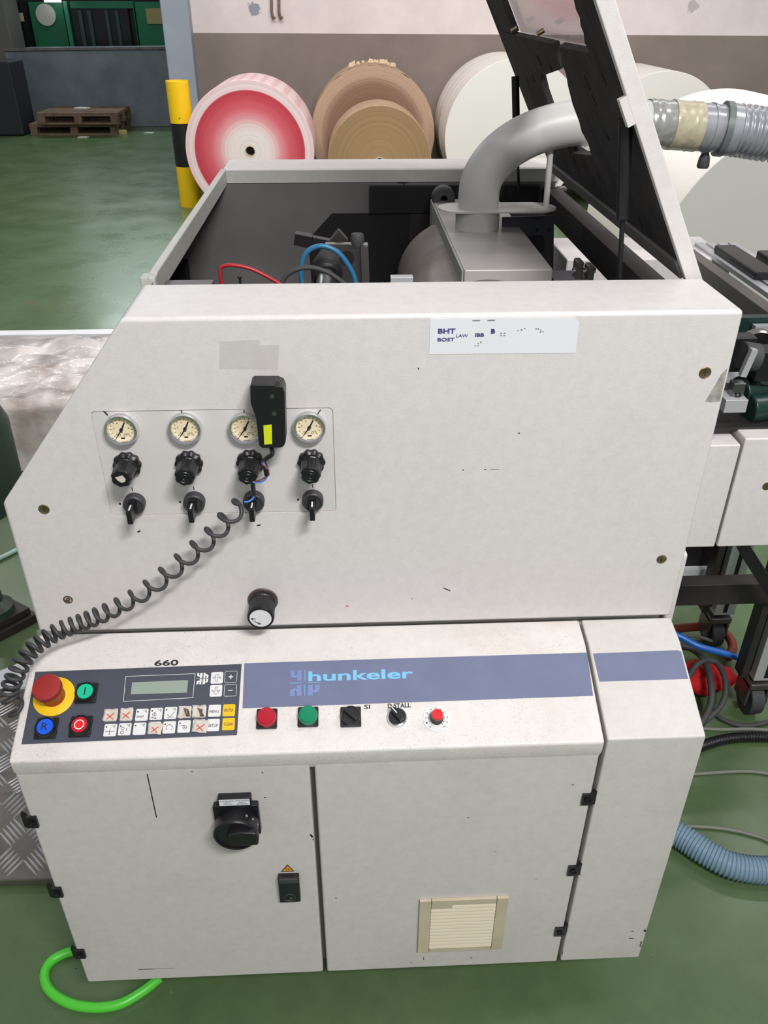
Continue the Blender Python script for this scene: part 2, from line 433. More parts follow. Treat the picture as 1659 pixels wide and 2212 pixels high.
def strip(mb, pts, w, h0, h1, closed=False):
    """thin flat line on the builder's plane"""
    n = len(pts)
    for i in range(n if closed else n-1):
        a = Vector(pts[i]); b = Vector(pts[(i+1) % n]); d = (b-a).normalized(); q = Vector((-d.y, d.x))*w/2; e = d*w*.3
        mb.prism([tuple(a-e-q), tuple(b+e-q), tuple(b+e+q), tuple(a-e+q)], h0, h1)
    return mb

# ================================================================ SETTING
o = MB().box(-9, 6, -4, 17, -.1, 0).build('floor', M['floor']); struct(o)
tw = .098
wd = Vector((math.cos(tw), -math.sin(tw), 0)); wn = Vector((-math.sin(tw), -math.cos(tw), 0))
WP = Vector((-1.42, 7.9, 0))
def onwall(px, py): return hit(px, py, WP, wn)
wl = onwall(412, 71); zl = onwall(1000, 74).z
M['wall'] = wall_mat(zl, tuple(onwall(549, 20)), tuple(onwall(1497, 15)))
wf = frame(WP, wd, (0, 0, 1), wn)
L0 = (wl-WP).dot(wd)
o = MB(wf).box(L0, 8, 0, 5.6, -.2, 0).build('wall_back', M['wall']); struct(o)
o = MB().box(-9, 6, 16.8, 17, 0, 5.6).build('wall_far', mat('dark_far_wall', (36, 40, 42), .9)); struct(o)
# steel pillar at the wall's end
pa = ony(355, 90, 7.75); pb = ony(404, 40, 7.75)
o = MB().box(pa.x, pb.x+.02, 7.75, 8.25, 0, 5.6).build('steel_pillar_1', M['pillar'], bevel=.012); struct(o)

# ================================================================ FINISHING MACHINE (upper housing)
ZT = 1.278; ZB = .775
mach = thing('finishing_machine', 'cream paper finishing machine with raised lid, open top and four pressure gauges', 'machine', (0, .6, 0))
prof = [(-.5, ZB), (.5, ZB), (.5, ZT), (-.29, ZT), (-.5, 1.011)]
fc = MB().prism(prof, 0, .143, 1)
fc = fc.build('front_cover', M['paint'], mach, bevel=.007, seg=3)
def P(x, y): q = ony(x, y, 0); return q.x, q.z
gx0, gx1, gz0, gz1 = -.3515, -.031, .9875, 1.1515
# recess for the gauge plate
bpy.context.view_layer.update()
cutter = MB(frame((0, -.01, 0), (1, 0, 0), (0, 0, 1), (0, -1, 0))).prism(rrect(gx0, gz0, gx1, gz1, .006), -.0125, .02)
fc.modifiers.clear()
cb = cutter.bm
bmesh.ops.translate(cb, verts=cb.verts, vec=(0, 0, 0))
cut(fc, cutter)
b = fc.modifiers.new('bevel', 'BEVEL'); b.width = .006; b.segments = 3; b.limit_method = 'ANGLE'; b.angle_limit = math.radians(30); b.harden_normals = True
b.limit_method = 'WEIGHT'
# bevel only the outer edges
bm = bmesh.new(); bm.from_mesh(fc.data); wl_ = bm.edges.layers.float.get('bevel_weight_edge') or bm.edges.layers.float.new('bevel_weight_edge')
cc = WLOC[fc]
for e in bm.edges:
    ok = len(e.link_faces) == 2 and e.calc_face_angle(0) > .5
    for v in e.verts:
        w_ = v.co+cc
        if gx0-.01 < w_.x < gx1+.01 and gz0-.01 < w_.z < gz1+.01 and w_.y < .02: ok = False
    e[wl_] = 1.0 if ok else 0.0
bm.to_mesh(fc.data); bm.free()
PF = frame((0, 0, 0), (1, 0, 0), (0, 0, 1), (0, -1, 0))       # panel plane: u=x, v=z, w towards viewer
gp = MB(PF).prism(rrect(gx0+.0012, gz0+.0012, gx1-.0012, gz1-.0012, .005), -.0035, -.0012).build('gauge_plate', mat('gauge_plate_paint', (219, 215, 213), .42, var=.05, bump=.1), mach)
gr = MB(PF)
for px, py, a in ((224, 888, -.004), (392, 887, .0005), (527, 887, .0), (692, 886, .004)):
    u, v = P(px, py); strip(gr, [(u, v), (u-a, v-.006)], .0012, -.0012, .0002)
for px in ((285, 1058), (418, 1056), (675, 1051)):
    u, v = P(*px); strip(gr, [(u, v+.003), (u+.0005, v-.002)], .001, -.0012, -.0006)
for px in ((259, 1089), (389, 1085), (644, 1080)):
    u, v = P(*px); gr.cyl((u, v, -.002), (u, v, -.0006), .0016, seg=10)
gr.build('ink_mark', M['ink'], gp)

# gauges
def gauge(px, py):
    q = ony(px, py, -.008); F = frame((q.x, 0, q.z), (1, 0, 0), (0, 0, 1), (0, -1, 0))
    R = .0225
    bz = MB(F).lathe([(R-.002, -.002), (R, .002), (R, .008), (R-.0012, .0105), (R-.0045, .0095), (R-.0055, .006), (R-.0055, .004)], seg=48).build('gauge_bezel', M['chrome'], mach)
    d = MB(F).cyl((0, 0, .003), (0, 0, .0045), R-.0055, seg=40).build('gauge_dial', M['dial'], bz)
    k = MB(F)
    for i in range(13):
        a = math.radians(225-i*270/12); r0 = .0125 if i % 2 == 0 else .0135
        strip(k, [(r0*math.cos(a), r0*math.sin(a)), (.0152*math.cos(a), .0152*math.sin(a))], .0006, .0045, .0048)
    for i, s_ in enumerate(('0', '2', '4', '6', '8', '10')):
        a = math.radians(225-i*54); add_text(k, s_, .0100*math.cos(a)-.0009*len(s_), .0100*math.sin(a)-.0012, .0100*math.cos(a)+.0009*len(s_), .0100*math.sin(a)+.0012, .0001, .0045)
    add_text(k, 'bar', -.0016, -.0052, .0016, -.0034, .0001, .0045)
    for s_ in (-1, 1):
        c = [(s_*.0038+.0016*math.cos(t*math.pi/5), -.0085+.0016*math.sin(t*math.pi/5)) for t in range(10)]; strip(k, c, .0004, .0045, .0047, True)
    k.box(-.0026, .0026, -.0142, -.0120, .0045, .0047)
    k.build('dial_print', M['ink'], bz)
    n = MB(F).prism([(-.0009, .0), (.0018, .0052), (.0048, .0108), (.0062, .0098), (.0034, .0036), (.001, -.0006), (-.0086, -.0132), (-.0092, -.0126)], .0052, .0058).cyl((0, 0, .005), (0, 0, .007), .0022)
    n.build('gauge_needle', M['ink'], bz)
    return bz
for p_ in ((261, 930), (399, 928), (529, 927), (668, 925)): gauge(*p_)
# regulator knobs
def ribs(n, a): return lambda k, seg, h: 1+a*(1 if math.cos(2*math.pi*n*k/seg) > 0 else -1)*.5
def regulator(px, py, paper_dot):
    q = ony(px, py, 0); F = frame((q.x, 0, q.z), (1, 0, 0), (0, 0, 1), (0, -1, 0))
    fl = MB(F).lathe([(.0, -.001), (.018, -.001), (.0185, .002), (.0185, .006), (.016, .008), (.0145, .009)], seg=60, fn=lambda k, s, h: 1+.05*math.cos(2*math.pi*10*k/s)).build('regulator_flange', M['black'], mach)
    MB(F).lathe([(.0142, .008), (.0142, .013), (.0138, .014), (.0134, .034), (.0132, .040), (.0118, .0425), (.0, .0425)], seg=72, fn=lambda k, s, h: 1+(.035*(1 if math.cos(2*math.pi*7*k/s) > .1 else -1) if h > .0135 else .03)).build('regulator_knob', M['black'], fl, sharp=28)
    if paper_dot:
        MB(F).prism([(-.007, .003), (.003, .0058), (.0065, .0), (.005, -.004), (.0, -.0052), (-.004, -.002)], .0425, .0429).build('paper_dot', M['paper'], fl, label='torn scrap of white paper')
    else:
        MB(F).lathe([(.007, .0425), (.0078, .0432), (.0086, .0425)], seg=30).lathe([(.003, .0425), (.0036, .0430), (.0042, .0425)], seg=24).build('cap_ring', M['black'], fl)
for i, p_ in enumerate(((276, 1002), (409, 999), (541, 997), (673, 996))): regulator(*p_, i == 0)
# selector switches
def selector(px, py):
    q = ony(px, py, 0); F = frame((q.x, 0, q.z), (1, 0, 0), (0, 0, 1), (0, -1, 0))
    bs = MB(F).lathe([(.0, -.001), (.0148, -.001), (.0152, .003), (.0150, .011), (.0135, .0125), (.0118, .0125), (.0112, .0105), (.0, .0105)], seg=40).build('selector_base', M['grey_plastic'], mach)
    MB(F).prism([(-.0046, .0115), (.0046, .0115), (.0056, .006), (.0046, -.005), (.0038, -.0125), (-.0038, -.0125), (-.0046, -.005), (-.0056, .006)], .010, .018).prism([(-.0036, .008), (.0036, .008), (.0036, -.0125), (-.0036, -.0125)], .018, .040).build('selector_lever', M['black'], bs, bevel=.0008)
    MB(F).box(-.0011, .0011, .0078, .0083, .022, .036).build('lever_mark', M['white'], bs, label='white pointer stripe')
for p_ in ((292, 1084), (421, 1081), (549, 1079), (676, 1077)): selector(*p_)
# adjusting knob low on the cover
q = ony(568, 1296, 0); F = frame((q.x, 0, q.z), (1, 0, 0), (0, 0, 1), (0, -1, 0))
kb = MB(F).lathe([(.0, -.001), (.0225, -.001), (.0235, .0015), (.0225, .003), (.0, .003)], seg=48).build('knob_washer', mat('brown_grey_washer', (112, 100, 98), .4, .5), mach)
MB(F).lathe([(.019, .003), (.0205, .006), (.0205, .011), (.0195, .012), (.0193, .034), (.0203, .036), (.0203, .042), (.019, .0445), (.0165, .0445), (.0165, .043)], seg=96, fn=lambda k, s, h: 1+(.018*(1 if math.cos(2*math.pi*32*k/s) > 0 else -1) if .0115 < h < .035 else 0)).build('adjusting_knob', M['black'], kb, sharp=28)
MB(F).cyl((0, 0, .040), (0, 0, .0438), .0166, seg=40).build('knob_disc', M['white'], kb, label='white disc with a curved arrow')
ar = MB(F); strip(ar, [(-.0120, -.0015), (-.0100, -.0050), (-.0070, -.0082), (-.0040, -.0096)], .0008, .0438, .0441)
ar.prism([(-.0148, -.0010), (-.0120, .0015), (-.0112, -.0030)], .0438, .0441).prism([(-.0040, -.0120), (-.0048, -.0075), (.0005, -.0112)], .0438, .0441); strip(ar, [(-.0125, .0), (-.0075, -.0014)], .0007, .0438, .0441)
ar.build('knob_arrow', M['ink'], kb)
# slotted cover screws
for px, py, r in ((95, 1100, .0078), (1523, 805, .0082), (1429, 1208, .0078)):
    q = ony(px, py, 0); F = frame((q.x, 0, q.z), (1, 0, 0), (0, 0, 1), (0, -1, 0))
    sc = MB(F).lathe([(r, -.0005), (r, .0006), (r-.001, .0011), (r-.002, .0006), (0, .0006)], seg=28).build('cover_screw', M['brass'], mach)
    MB(F).box(-.0007, .0007, -.0042, .0042, .0003, .0008).build('screw_slot', M['ink'], sc)
q = ony(147, 1295, 0); F = frame((q.x, 0, q.z), (1, 0, 0), (0, 0, 1), (0, -1, 0))
sc = MB(F).lathe([(.0072, -.0005), (.0072, .0008), (.0055, .0014), (.005, .0)], seg=24).lathe([(.0035, -.001), (.0035, .003), (.0028, .0045), (0, .0045)], seg=16).build('latch_bolt', M['brass'], mach, label='small brass bolt standing out of its hole')
# stickers and marks
def poly_on(pts, fn): return [fn(*p) for p in pts]
lab = MB(PF).prism(poly_on([(929, 688), (1240, 685), (1250, 697), (1243, 762), (927, 765)], P)[::-1], 0, .0006).build('paper_sticker', M['sticker'], mach, label='white sticker with worn blue lettering')
tx = MB(PF)
def ptext(mb, s_, px0, py0, px1, py1, fn, **k):
    a = fn(px0, py1); b_ = fn(px1, py0); return add_text(mb, s_, a[0], a[1], b_[0], b_[1], **k)
ptext(tx, 'BHT', 946, 709, 984, 720, P, z=.0006, bold=.03); ptext(tx, 'LAW', 985, 721, 1011, 728, P, z=.0006); ptext(tx, 'BOST', 945, 729, 982, 737, P, z=.0006, bold=.02)
ptext(tx, 'IBB', 1026, 719, 1046, 727, P, z=.0006, bold=.03); ptext(tx, 'B', 1060, 710, 1070, 720, P, z=.0006, bold=.06)
tx.build('sticker_print', M['blue_ink'], lab)
tx = MB(PF)
for (x0, y0, x1, y1) in ((1025, 737, 1040, 747), (1080, 718, 1092, 725), (1117, 708, 1135, 714), (1156, 708, 1176, 718), (1020, 690, 1070, 693)):
    tx = MB(PF); ptext(tx, random.choice(('::', '.:\'', '";.')), x0, y0, x1, y1, P, z=.0006); tx.build('sticker_smudge', M['grey_ink'], lab)
MB(PF).prism(poly_on([(475, 737), (560, 733), (562, 745), (604, 744), (600, 797), (474, 796)], P)[::-1], .0004, .0007).build('glue_residue', M['ghost'], mach, label='faint rectangle left by a removed sticker')
MB(PF).prism(poly_on([(1571, 795), (1555, 866), (1535, 868), (1524, 866), (1545, 832), (1558, 808)], P), .0004, .0008).build('tape_scuff', M['smudge'], mach, label='grey torn tape remnant at the edge')
mk = MB(PF)
for pts, w in (([(298, 1149), (302, 1147)], .0025), ([(556, 1135), (562, 1134)], .002), ([(903, 795), (905, 798)], .0012), ([(1000, 1016), (1001, 1014)], .0012), ([(1047, 1014), (1049, 1014)], .0014), ([(1060, 1014), (1078, 1014)], .0005), ([(958, 1270), (972, 1276)], .0015)):
    strip(mk, [P(*p) for p in pts], w, 0, .0003)
mk.build('paint_chip', M['ink'], mach)
MB(PF).box(*(lambda a: (a[0]-.002, a[0]+.002, a[1]-.0008, a[1]+.0008))(P(750, 1309)), 0, .0003).build('red_scuff', M['red_mark'], mach)

# back cover, side frame and interior
o = MB().prism([(-.5, .5), (.5, .5), (.5, ZT), (-.29, ZT), (-.5, 1.011)], 1.045, 1.18, 1).build('back_cover', M['paint'], mach, bevel=.006)
MB().box(-.287, .5, 1.038, 1.0448, 1.248, ZT-.002).build('back_rail', M['paint_top'], mach, bevel=.001)
MB().box(-.296, -.283, .2, 1.045, 1.244, ZT).build('side_rail', M['paint_top'], mach, bevel=.002)
MB().box(-.305, -.283, .18, .205, 1.215, ZT-.002).build('rail_end', M['paint_top'], mach, bevel=.002)
MB().prism([(-.5, 1.011), (-.493, 1.006), (-.286, 1.270), (-.293, 1.2765)], .143, 1.045, 1).build('sloping_side_sheet', mat('green_grey_sheet', (176, 180, 168), .45), mach)
MB().box(-.5, -.49, .143, 1.045, .5, 1.011).build('left_side_panel', M['paint'], mach)
MB().box(.488, .5, .143, 1.045, .5, 1.0).build('right_side_panel', M['paint'], mach)
MB().box(-.49, .488, .143, 1.045, .70, .93).build('machine_bed', M['dark_steel'], mach)
iw = MB().prism([(-.485, .93), (.49, .93), (.49, 1.246), (-.30, 1.246), (-.485, 1.012)], 1.030, 1.037, 1).build('inner_wall', M['inner'], mach)
def Pi(x, y): q = ony(x, y, 1.029); return q.x, q.z
MB().prism([Pi(717, 461), Pi(884, 460), (Pi(884, 460)[0], .93), (Pi(670, 515)[0]+.003, .93), Pi(667, 516)], 1.024, 1.030, 1).build('cutout_or_side_plate', M['black_matt'], iw, label='black plate standing in for the dark cutout in the inner wall')  # black sheet laid on the wall in place of a dark recess
MB().prism([Pi(884, 460), Pi(935, 459), (Pi(935, 459)[0], .93), (Pi(884, 460)[0], .93)], 1.022, 1.030, 1).build('cutout_or_side_plate', M['dark_steel'], iw)
MB().box(.05, .45, 1.016, 1.030, 1.183, 1.243).build('guard_strip', M['black_matt'], iw)
a = ony(347, 598, 1.0); b_ = ony(402, 567, 1.0)
MB().box(a.x, b_.x, .98, 1.029, a.z-.03, b_.z).build('corner_block', M['black_matt'], mach)
# guide rail, guide roller
gl = MB(); a = onz(842, 406, 1.235); gl.box(a.x, a.x+.42, a.y-.015, a.y+.012, 1.229, 1.235)
gl = gl.build('guide_rail', M['steel_dull'], mach); MB().cyl((a.x+.03, a.y, 1.235), (a.x+.03, a.y, 1.247), .012, seg=6).build('rail_bolt', M['dark_steel'], gl)
q = ony(958, 428, .95)
MB(frame(q, (1, 0, 0), (0, 0, 1), (0, -1, 0))).lathe([(.008, .012), (.022, .012), (.026, .008), (.026, -.02), (.02, -.03), (0, -.03)], seg=32).build('guide_wheel', M['rubber'], mach)
# cutting drum
dr = MB(); XC, ZC, RD = .235, 1.075, .130
dprof = []
y = 0.0
while y < .60:
    k = .006 if y < .42 else .02
    rr = RD; dprof += [(rr, -y), (rr, -y-k*.75)]
    if y < .42: dprof += [(rr-.0035, -y-k*.75), (rr-.0035, -y-k)]
    y += k
dprof = [(0, 0)]+dprof+[(RD-.01, -y-.004), (0, -y-.004)]
MB(frame((XC, .25, ZC), (1, 0, 0), (0, 0, -1), (0, -1, 0))).lathe(dprof, seg=56).build('slotted_drum', mat('dark_drum', (140, 130, 126), .42, .3, var=.25, vscale=8), mach)
# suction hood: narrow box over the drum
HT = 1.222
hA = onz(933, 430, HT); hB = onz(1003, 583, HT); hC = onz(1197, 583, HT)
hx0 = hB.x; hx1 = hC.x+.0; hy0 = hB.y; hy1 = hA.y
hd = MB().box(hx0, hx1, hy0, hy1, HT-.06, HT).build('suction_hood', M['hood_steel'], mach, bevel=.003)
MB().prism([(hx0-.001, HT-.06), (hx0-.001, HT), (hx0-.004, HT-.002), (hx0-.004, HT-.062)], hy0, hy1, 1).build('hood_edge', mat('hood_edge_paint', (160, 158, 152), .45), hd)
bc = MB()
for i in range(14):
    yy = hy0+.03+i*.04; bc.box(hx0-.012, hx0-.003, yy, yy+.012, HT-.075, HT-.055)
bc.build('bristle_clip', M['black_matt'], hd)
# pipe: stub, collar plate, elbow
pc = onz(1030, 492, HT); PX, PY = pc.x, pc.y
st = MB().lathe([(.044, 0), (.044, .038), (.040, .038)], (PX, PY, HT), 40).build('pipe_stub', M['pipe'], mach)
zc = HT+.040
ca = onz(948, 452, zc).x; cb_ = onz(1206, 452, zc).x
rr = .045; poly = []
for k in range(13): t = math.radians(90+180*k/12); poly.append((ca+rr+rr*1.0*math.cos(t), PY+rr*math.sin(t)))
for k in range(13): t = math.radians(-90+180*k/12); poly.append((cb_-rr+rr*math.cos(t), PY+rr*math.sin(t)))
MB().prism(poly, zc-.003, zc).build('collar_plate', M['pipe'], mach)
zend = ony(1240, 265, PY).z; xh = ony(1272, 265, PY).x
path = [(PX, PY, zc-.005), (PX, PY, zc+.025)]
Rb = zend-(zc+.025)
for k in range(1, 15):
    t = math.pi/2*k/14; path.append((PX+(xh-PX)*(1-math.cos(t)), PY, zc+.025+Rb*math.sin(t)))
xq = ony(1420, 268, PY).x
path += [(xh+.03, PY, zend), (xq, PY, zend-.002)]
path[-1] = (xq, PY, ony(1420, 268, PY).z)
MB().tube(smooth_path(path, 3), .0405, 40).build('suction_pipe', M['pipe'], mach)
sa = ony(1183, 435, PY-.01); sb = ony(1192, 325, PY-.01)
MB().tube([(sa.x, PY, zc), (sb.x, PY, sb.z)], .006, 10).build('pipe_stay', M['pipe'], mach)
# dark bracket plate right of the hood
def Q(px, py, yy=.70): q = ony(px, py, yy); return q.x, q.z
o = MB().prism([Q(1085, 470), Q(1197, 466), Q(1195, 600), Q(1085, 600)], .70, .706, 1).build('bracket_plate', mat('blue_black_plate', (48, 50, 58), .5), mach)
MB().prism([Q(1122, 511), Q(1172, 509), Q(1175, 516), Q(1175, 541), Q(1168, 546), Q(1125, 547), Q(1118, 540), Q(1118, 516)], .697, .7003, 1).build('plate_opening', M['black_matt'], o)
MB().cyl((Q(1161, 497)[0], .699, Q(1161, 497)[1]), (Q(1161, 497)[0], .7003, Q(1161, 497)[1]), .0035).cyl((Q(1186, 497)[0], .699, Q(1186, 497)[1]), (Q(1186, 497)[0], .7003, Q(1186, 497)[1]), .0035).build('plate_hole', M['black_matt'], o)
# frame beam and small fittings on the right
MB().box(.462, .50, .20, 1.04, 1.185, 1.236).build('frame_beam', mat('black_brown_beam', (38, 34, 34), .6), mach)
q = onz(1200, 590, 1.19)
MB().prism([(hx1+.002, 1.14), (hx1+.075, 1.14), (hx1+.062, 1.205), (hx1+.002, 1.205)], hy0-.005, hy0+.05, 1).build('clear_bracket', mat('lilac_grey_metal', (150, 146, 156), .3, .4), mach)
q = ony(1260, 600, .40)
cl = MB().box(q.x-.016, q.x-.004, .39, .42, q.z-.02, q.z+.030).box(q.x+.004, q.x+.016, .39, .42, q.z-.02, q.z+.022).box(q.x-.016, q.x+.016, .39, .42, q.z-.03, q.z-.004)
cl = cl.build('clevis', M['steel_dull'], mach, bevel=.003); MB().cyl((q.x-.02, .402, q.z+.012), (q.x+.02, .402, q.z+.012), .005).build('clevis_pin', M['chrome'], cl)
# left front fittings seen over the cover edge
a = onz(345, 603, 1.262); b_ = onz(457, 603, 1.262)
MB().box(-.275, b_.x+.004, .165, .215, 1.235, 1.262).build('edge_bar', M['steel_dull'], mach, bevel=.001)
MB().box(b_.x+.006, b_.x+.20, .17, .20, 1.235, 1.256).build('edge_bar', M['dark_steel'], mach, bevel=.001)
q = ony(518, 600, .19); MB().cyl((q.x, .19, q.z-.01), (q.x, .19, q.z+.001), .0018).cyl((q.x, .19, q.z), (q.x, .19, q.z+.002), .0035).build('bar_screw', M['black'], mach)
q = onz(868, 597, 1.262); MB().box(q.x-.017, q.x+.017, q.y-.004, q.y+.010, 1.240, 1.262).build('cable_guide', M['alu'], mach, bevel=.001)
MB().box(.05, .115, .20, .23, 1.20, 1.248).build('guide_foot', M['steel_dull'], mach, bevel=.001)
# bearing bracket
YB = .42
def B(px, py): q = ony(px, py, YB); return q.x, q.z
bp = MB().prism([B(703, 526), B(795, 527), B(799, 640), B(672, 640), B(676, 568)], YB, YB+.012, 1).build('bearing_bracket', M['steel'], mach, bevel=.001)
MB().prism([B(779, 528), B(795, 528), B(799, 640), B(783, 640)], YB-.014, YB-.0005, 1).build('bracket_lip', M['steel_dull'], bp)
c = B(749, 558); MB().cyl((c[0], YB-.001, c[1]), (c[0], YB+.001, c[1]), .013).build('bracket_hole', M['black_matt'], bp)
c = B(706, 590)
MB(frame((c[0], YB, c[1]), (1, 0, 0), (0, 0, 1), (0, -1, 0))).lathe([(.0195, 0), (.0270, 0), (.0270, .006), (.0195, .008)], seg=36).build('bearing_ring', M['black'], bp)
MB(frame((c[0], YB, c[1]-.004), (1, 0, 0), (0, 0, 1), (0, -1, 0))).cyl((0, 0, 0), (0, 0, .11), .0175, seg=30).build('bearing_shaft', M['steel'], bp)
c = B(772, 516); MB().lathe([(.010, -.014), (.0115, -.008), (.0115, .004), (.010, .007), (0, .0075)], (c[0], YB+.006, c[1]), 24).build('clamp_knob', M['rubber'], mach)
c = B(742, 520); MB().prism([(c[0]-.024, c[1]-.008), (c[0]-.008, c[1]+.010), (c[0]+.008, c[1]-.008), (c[0]-.008, c[1]-.026)], YB+.03, YB+.05, 1).build('angle_block', M['dark_steel'], mach)
c = B(655, 527)
MB(frame((c[0], YB+.03, c[1]), (.98, 0, -.2), (.2, 0, .98), (0, -1, 0))).box(-.016, .014, -.010, .010, -.01, .012).box(.014, .045, -.007, .009, -.008, .008).build('cable_connector', M['black'], mach, bevel=.001)
# hoses arching inside
def arch(name, pts, yy, r, ma):
    MB().tube(smooth_path([ony(px, py, yy) for px, py in pts], 8), r, 12).build(name, ma, mach)
arch('red_tube', [(480, 625), (476, 592), (480, 576), (505, 573), (545, 582), (596, 608), (620, 625)], .22, .0027, M['red_hose'])
arch('blue_tube', [(656, 630), (650, 590), (658, 552), (680, 534), (705, 533), (735, 550), (762, 590), (772, 630)], .32, .0040, M['blue_hose'])
arch('black_cable', [(600, 630), (622, 592), (660, 578), (700, 585), (735, 606), (760, 630)], .25, .0038, M['rubber'])

# ---- raised lid (plane leans left, hinge along the right edge)
LD = Vector((-.527, 0, 1)).normalized(); LN = Vector((-LD.z, 0, LD.x))       # LN: towards the underside (left, down)
LO = Vector((.4755, 0, 1.278))
LFm = frame(LO, (0, 1, 0), LD, LN)                                              # u = depth, v = up the lid, w = inwards
def onlid(px, py, w=0):
    q = hit(px, py, LO+LN*w, LN); d = q-LO; return (d.y, d.dot(LD))
Y0, Y1, LL = .15, 1.035, .80
lid = MB(LFm)
lid.box(Y0+.03, Y1-.03, 0, .10, -.022, -.019)     # outer skin below the slot
lid.box(Y0+.001, Y0+.03, 0, LL, -.022, -.019).box(Y1-.03, Y1, 0, LL, -.022, -.019)
lid = lid.build('lid', M['paint'], mach)
MB(LFm).box(Y0, Y0+.012, -.035, LL, -.0225, .0).build('lid_side_rim', M['paint'], lid, bevel=.002)
MB(LFm).box(Y1-.012, Y1, -.001, LL, -.0225, .0).build('lid_side_rim', M['grey_plastic'], lid, bevel=.002)
bx = MB(LFm).box(Y0+.012, Y1-.012, -.006, .022, -.02, .004).build('lid_bottom_bar', mat('lid_bar_grey', (122, 120, 118), .5), lid, bevel=.001)
# foam lining with ragged slot for the pipe
def Lr(pts): return [onlid(*p) for p in pts]
rag = lambda pts: pts
slotL = [onlid(1193, 96), onlid(1211, 150), onlid(1228, 210)]
u_slot = PY
far_edge = [(Y1-.013, .022)]
bz_ = onlid(1274, 314)
vb = .115
uL = [slotL[0], slotL[1], slotL[2]]
vtop = onlid(1193, 96)[1]
farp = [(Y1-.013, .022), (u_slot, .022), (u_slot, vb-.03), (u_slot+.035, vb-.012), (u_slot+.056, vb+.045), (u_slot+.050, vb+.095), (u_slot+.03, vb+.125), slotL[1], slotL[0], onlid(1108, 76), (Y1-.013, onlid(1108, 76)[1]+.002)]
MB(LFm).prism(farp, -.012, -.001).build('foam_lining', M['foam'], lid, label='torn dark foam on the far half')
ne = [onlid(1203, 101), onlid(1211, 118), onlid(1214, 140), onlid(1222, 160), onlid(1226, 185), onlid(1236, 225), onlid(1250, 262), onlid(1256, 285), onlid(1270, 310), onlid(1277, 336)]
nearp = [(u_slot-.002, .022), (Y0+.012, .022), (Y0+.012, LL-.02)]
top_ = [onlid(1238, -3), onlid(1243, 20), onlid(1252, 40), onlid(1253, 55), onlid(1260, 72), onlid(1262, 92), onlid(1271, 110)]
tu = top_[0][0]
nearp += [(tu, LL-.02), (tu, .45)]+top_+[(top_[-1][0], top_[-1][1]-.004)]+ne+[(u_slot-.01, vb-.02)]
MB(LFm).prism(nearp, -.014, -.0005).build('foam_lining', M['foam'], lid, label='torn dark foam on the near half')
for px, py, l_ in ((1160, 120, 16), (1150, 165, 8), (1170, 160, 12), (1188, 145, 5), (1262, 165, 14), (1278, 205, 14), (1270, 185, 6), (1290, 375, 8), (1335, 400, 10), (1380, 470, 12), (1310, 290, 8), (1300, 160, 12)):
    a = onlid(px, py); strip(MB(LFm), [a, (a[0]-.004, a[1]-l_*.0011)], .0035, -.001, .0004).build('foam_tear', M['black_matt'], lid)
# acrylic window across the upper half
w1 = onlid(1108, 74); w2 = onlid(1271, 110)
MB(LFm).prism([(w1[0], w1[1]-.004), (w2[0]-.0, w2[1]-.004), (w2[0], LL-.03), (w1[0], LL-.03)], -.018, -.015).build('lid_window', M['acrylic'], lid)
ws = MB(LFm)
for px in ((1112, 62), (1170, 68)):
    a = onlid(*px); ws.cyl((a[0], a[1], -.004), (a[0], a[1], .008), .004)
ws.build('window_bolt', M['brass'], lid)
MB(LFm).box(w1[0], Y1-.013, w1[1], LL-.03, -.014, -.002).build('window_edge', M['foam'], lid)
a = ony(1343, 200, Y0-.002); b_ = ony(1362, 262, Y0-.002)
ta = onlid(1338, 202); tb = onlid(1360, 262)
MB(LFm).prism([(Y0-.002, ta[1]+.0), (Y0+.01, ta[1]), (Y0+.01, tb[1]), (Y0-.002, tb[1])], 0, .010).build('lid_tab', M['paint'], lid)
# gas struts
for t0, t1, t2, yy in (((1352, 256), (1345, 472), (1337, 612), .18), ((1113, 165), (1115, 262), (1121, 415), .925)):
    A_ = ony(*t0, yy); B_ = ony(*t1, yy); C_ = ony(*t2, yy)
    rb = .0092 if yy < .5 else .008
    sb_ = MB().cyl(A_, B_, rb, seg=20).build('gas_strut', M['black'], lid)
    MB().cyl(B_, C_, rb*.38, seg=12).build('strut_rod', M['black_matt'], lid)
# neighbour bulge panel at the right lower side
def sp(px, py): q = onx(px, py, .515); return (q.y, q.z)
MB().prism([(.02, .62), (.16, .62), (.16, sp(1470, 1175)[1]-.01), (.10, sp(1470, 1175)[1]+.012), (.02, sp(1470, 1175)[1]+.004)], .5, .516, 0).build('side_guard', M['paint'], mach, bevel=.006)
MB().box(-.49, .49, .02, 1.17, .125, .774).build('machine_base', M['paint_door'], mach)
for x in (-.42, .42):
    for yy in (.25, 1.05): MB().lathe([(0, 0), (.03, 0), (.03, .015), (.012, .02), (.012, .127)], (x, yy, 0), 20).build('machine_foot', M['dark_steel'], mach)

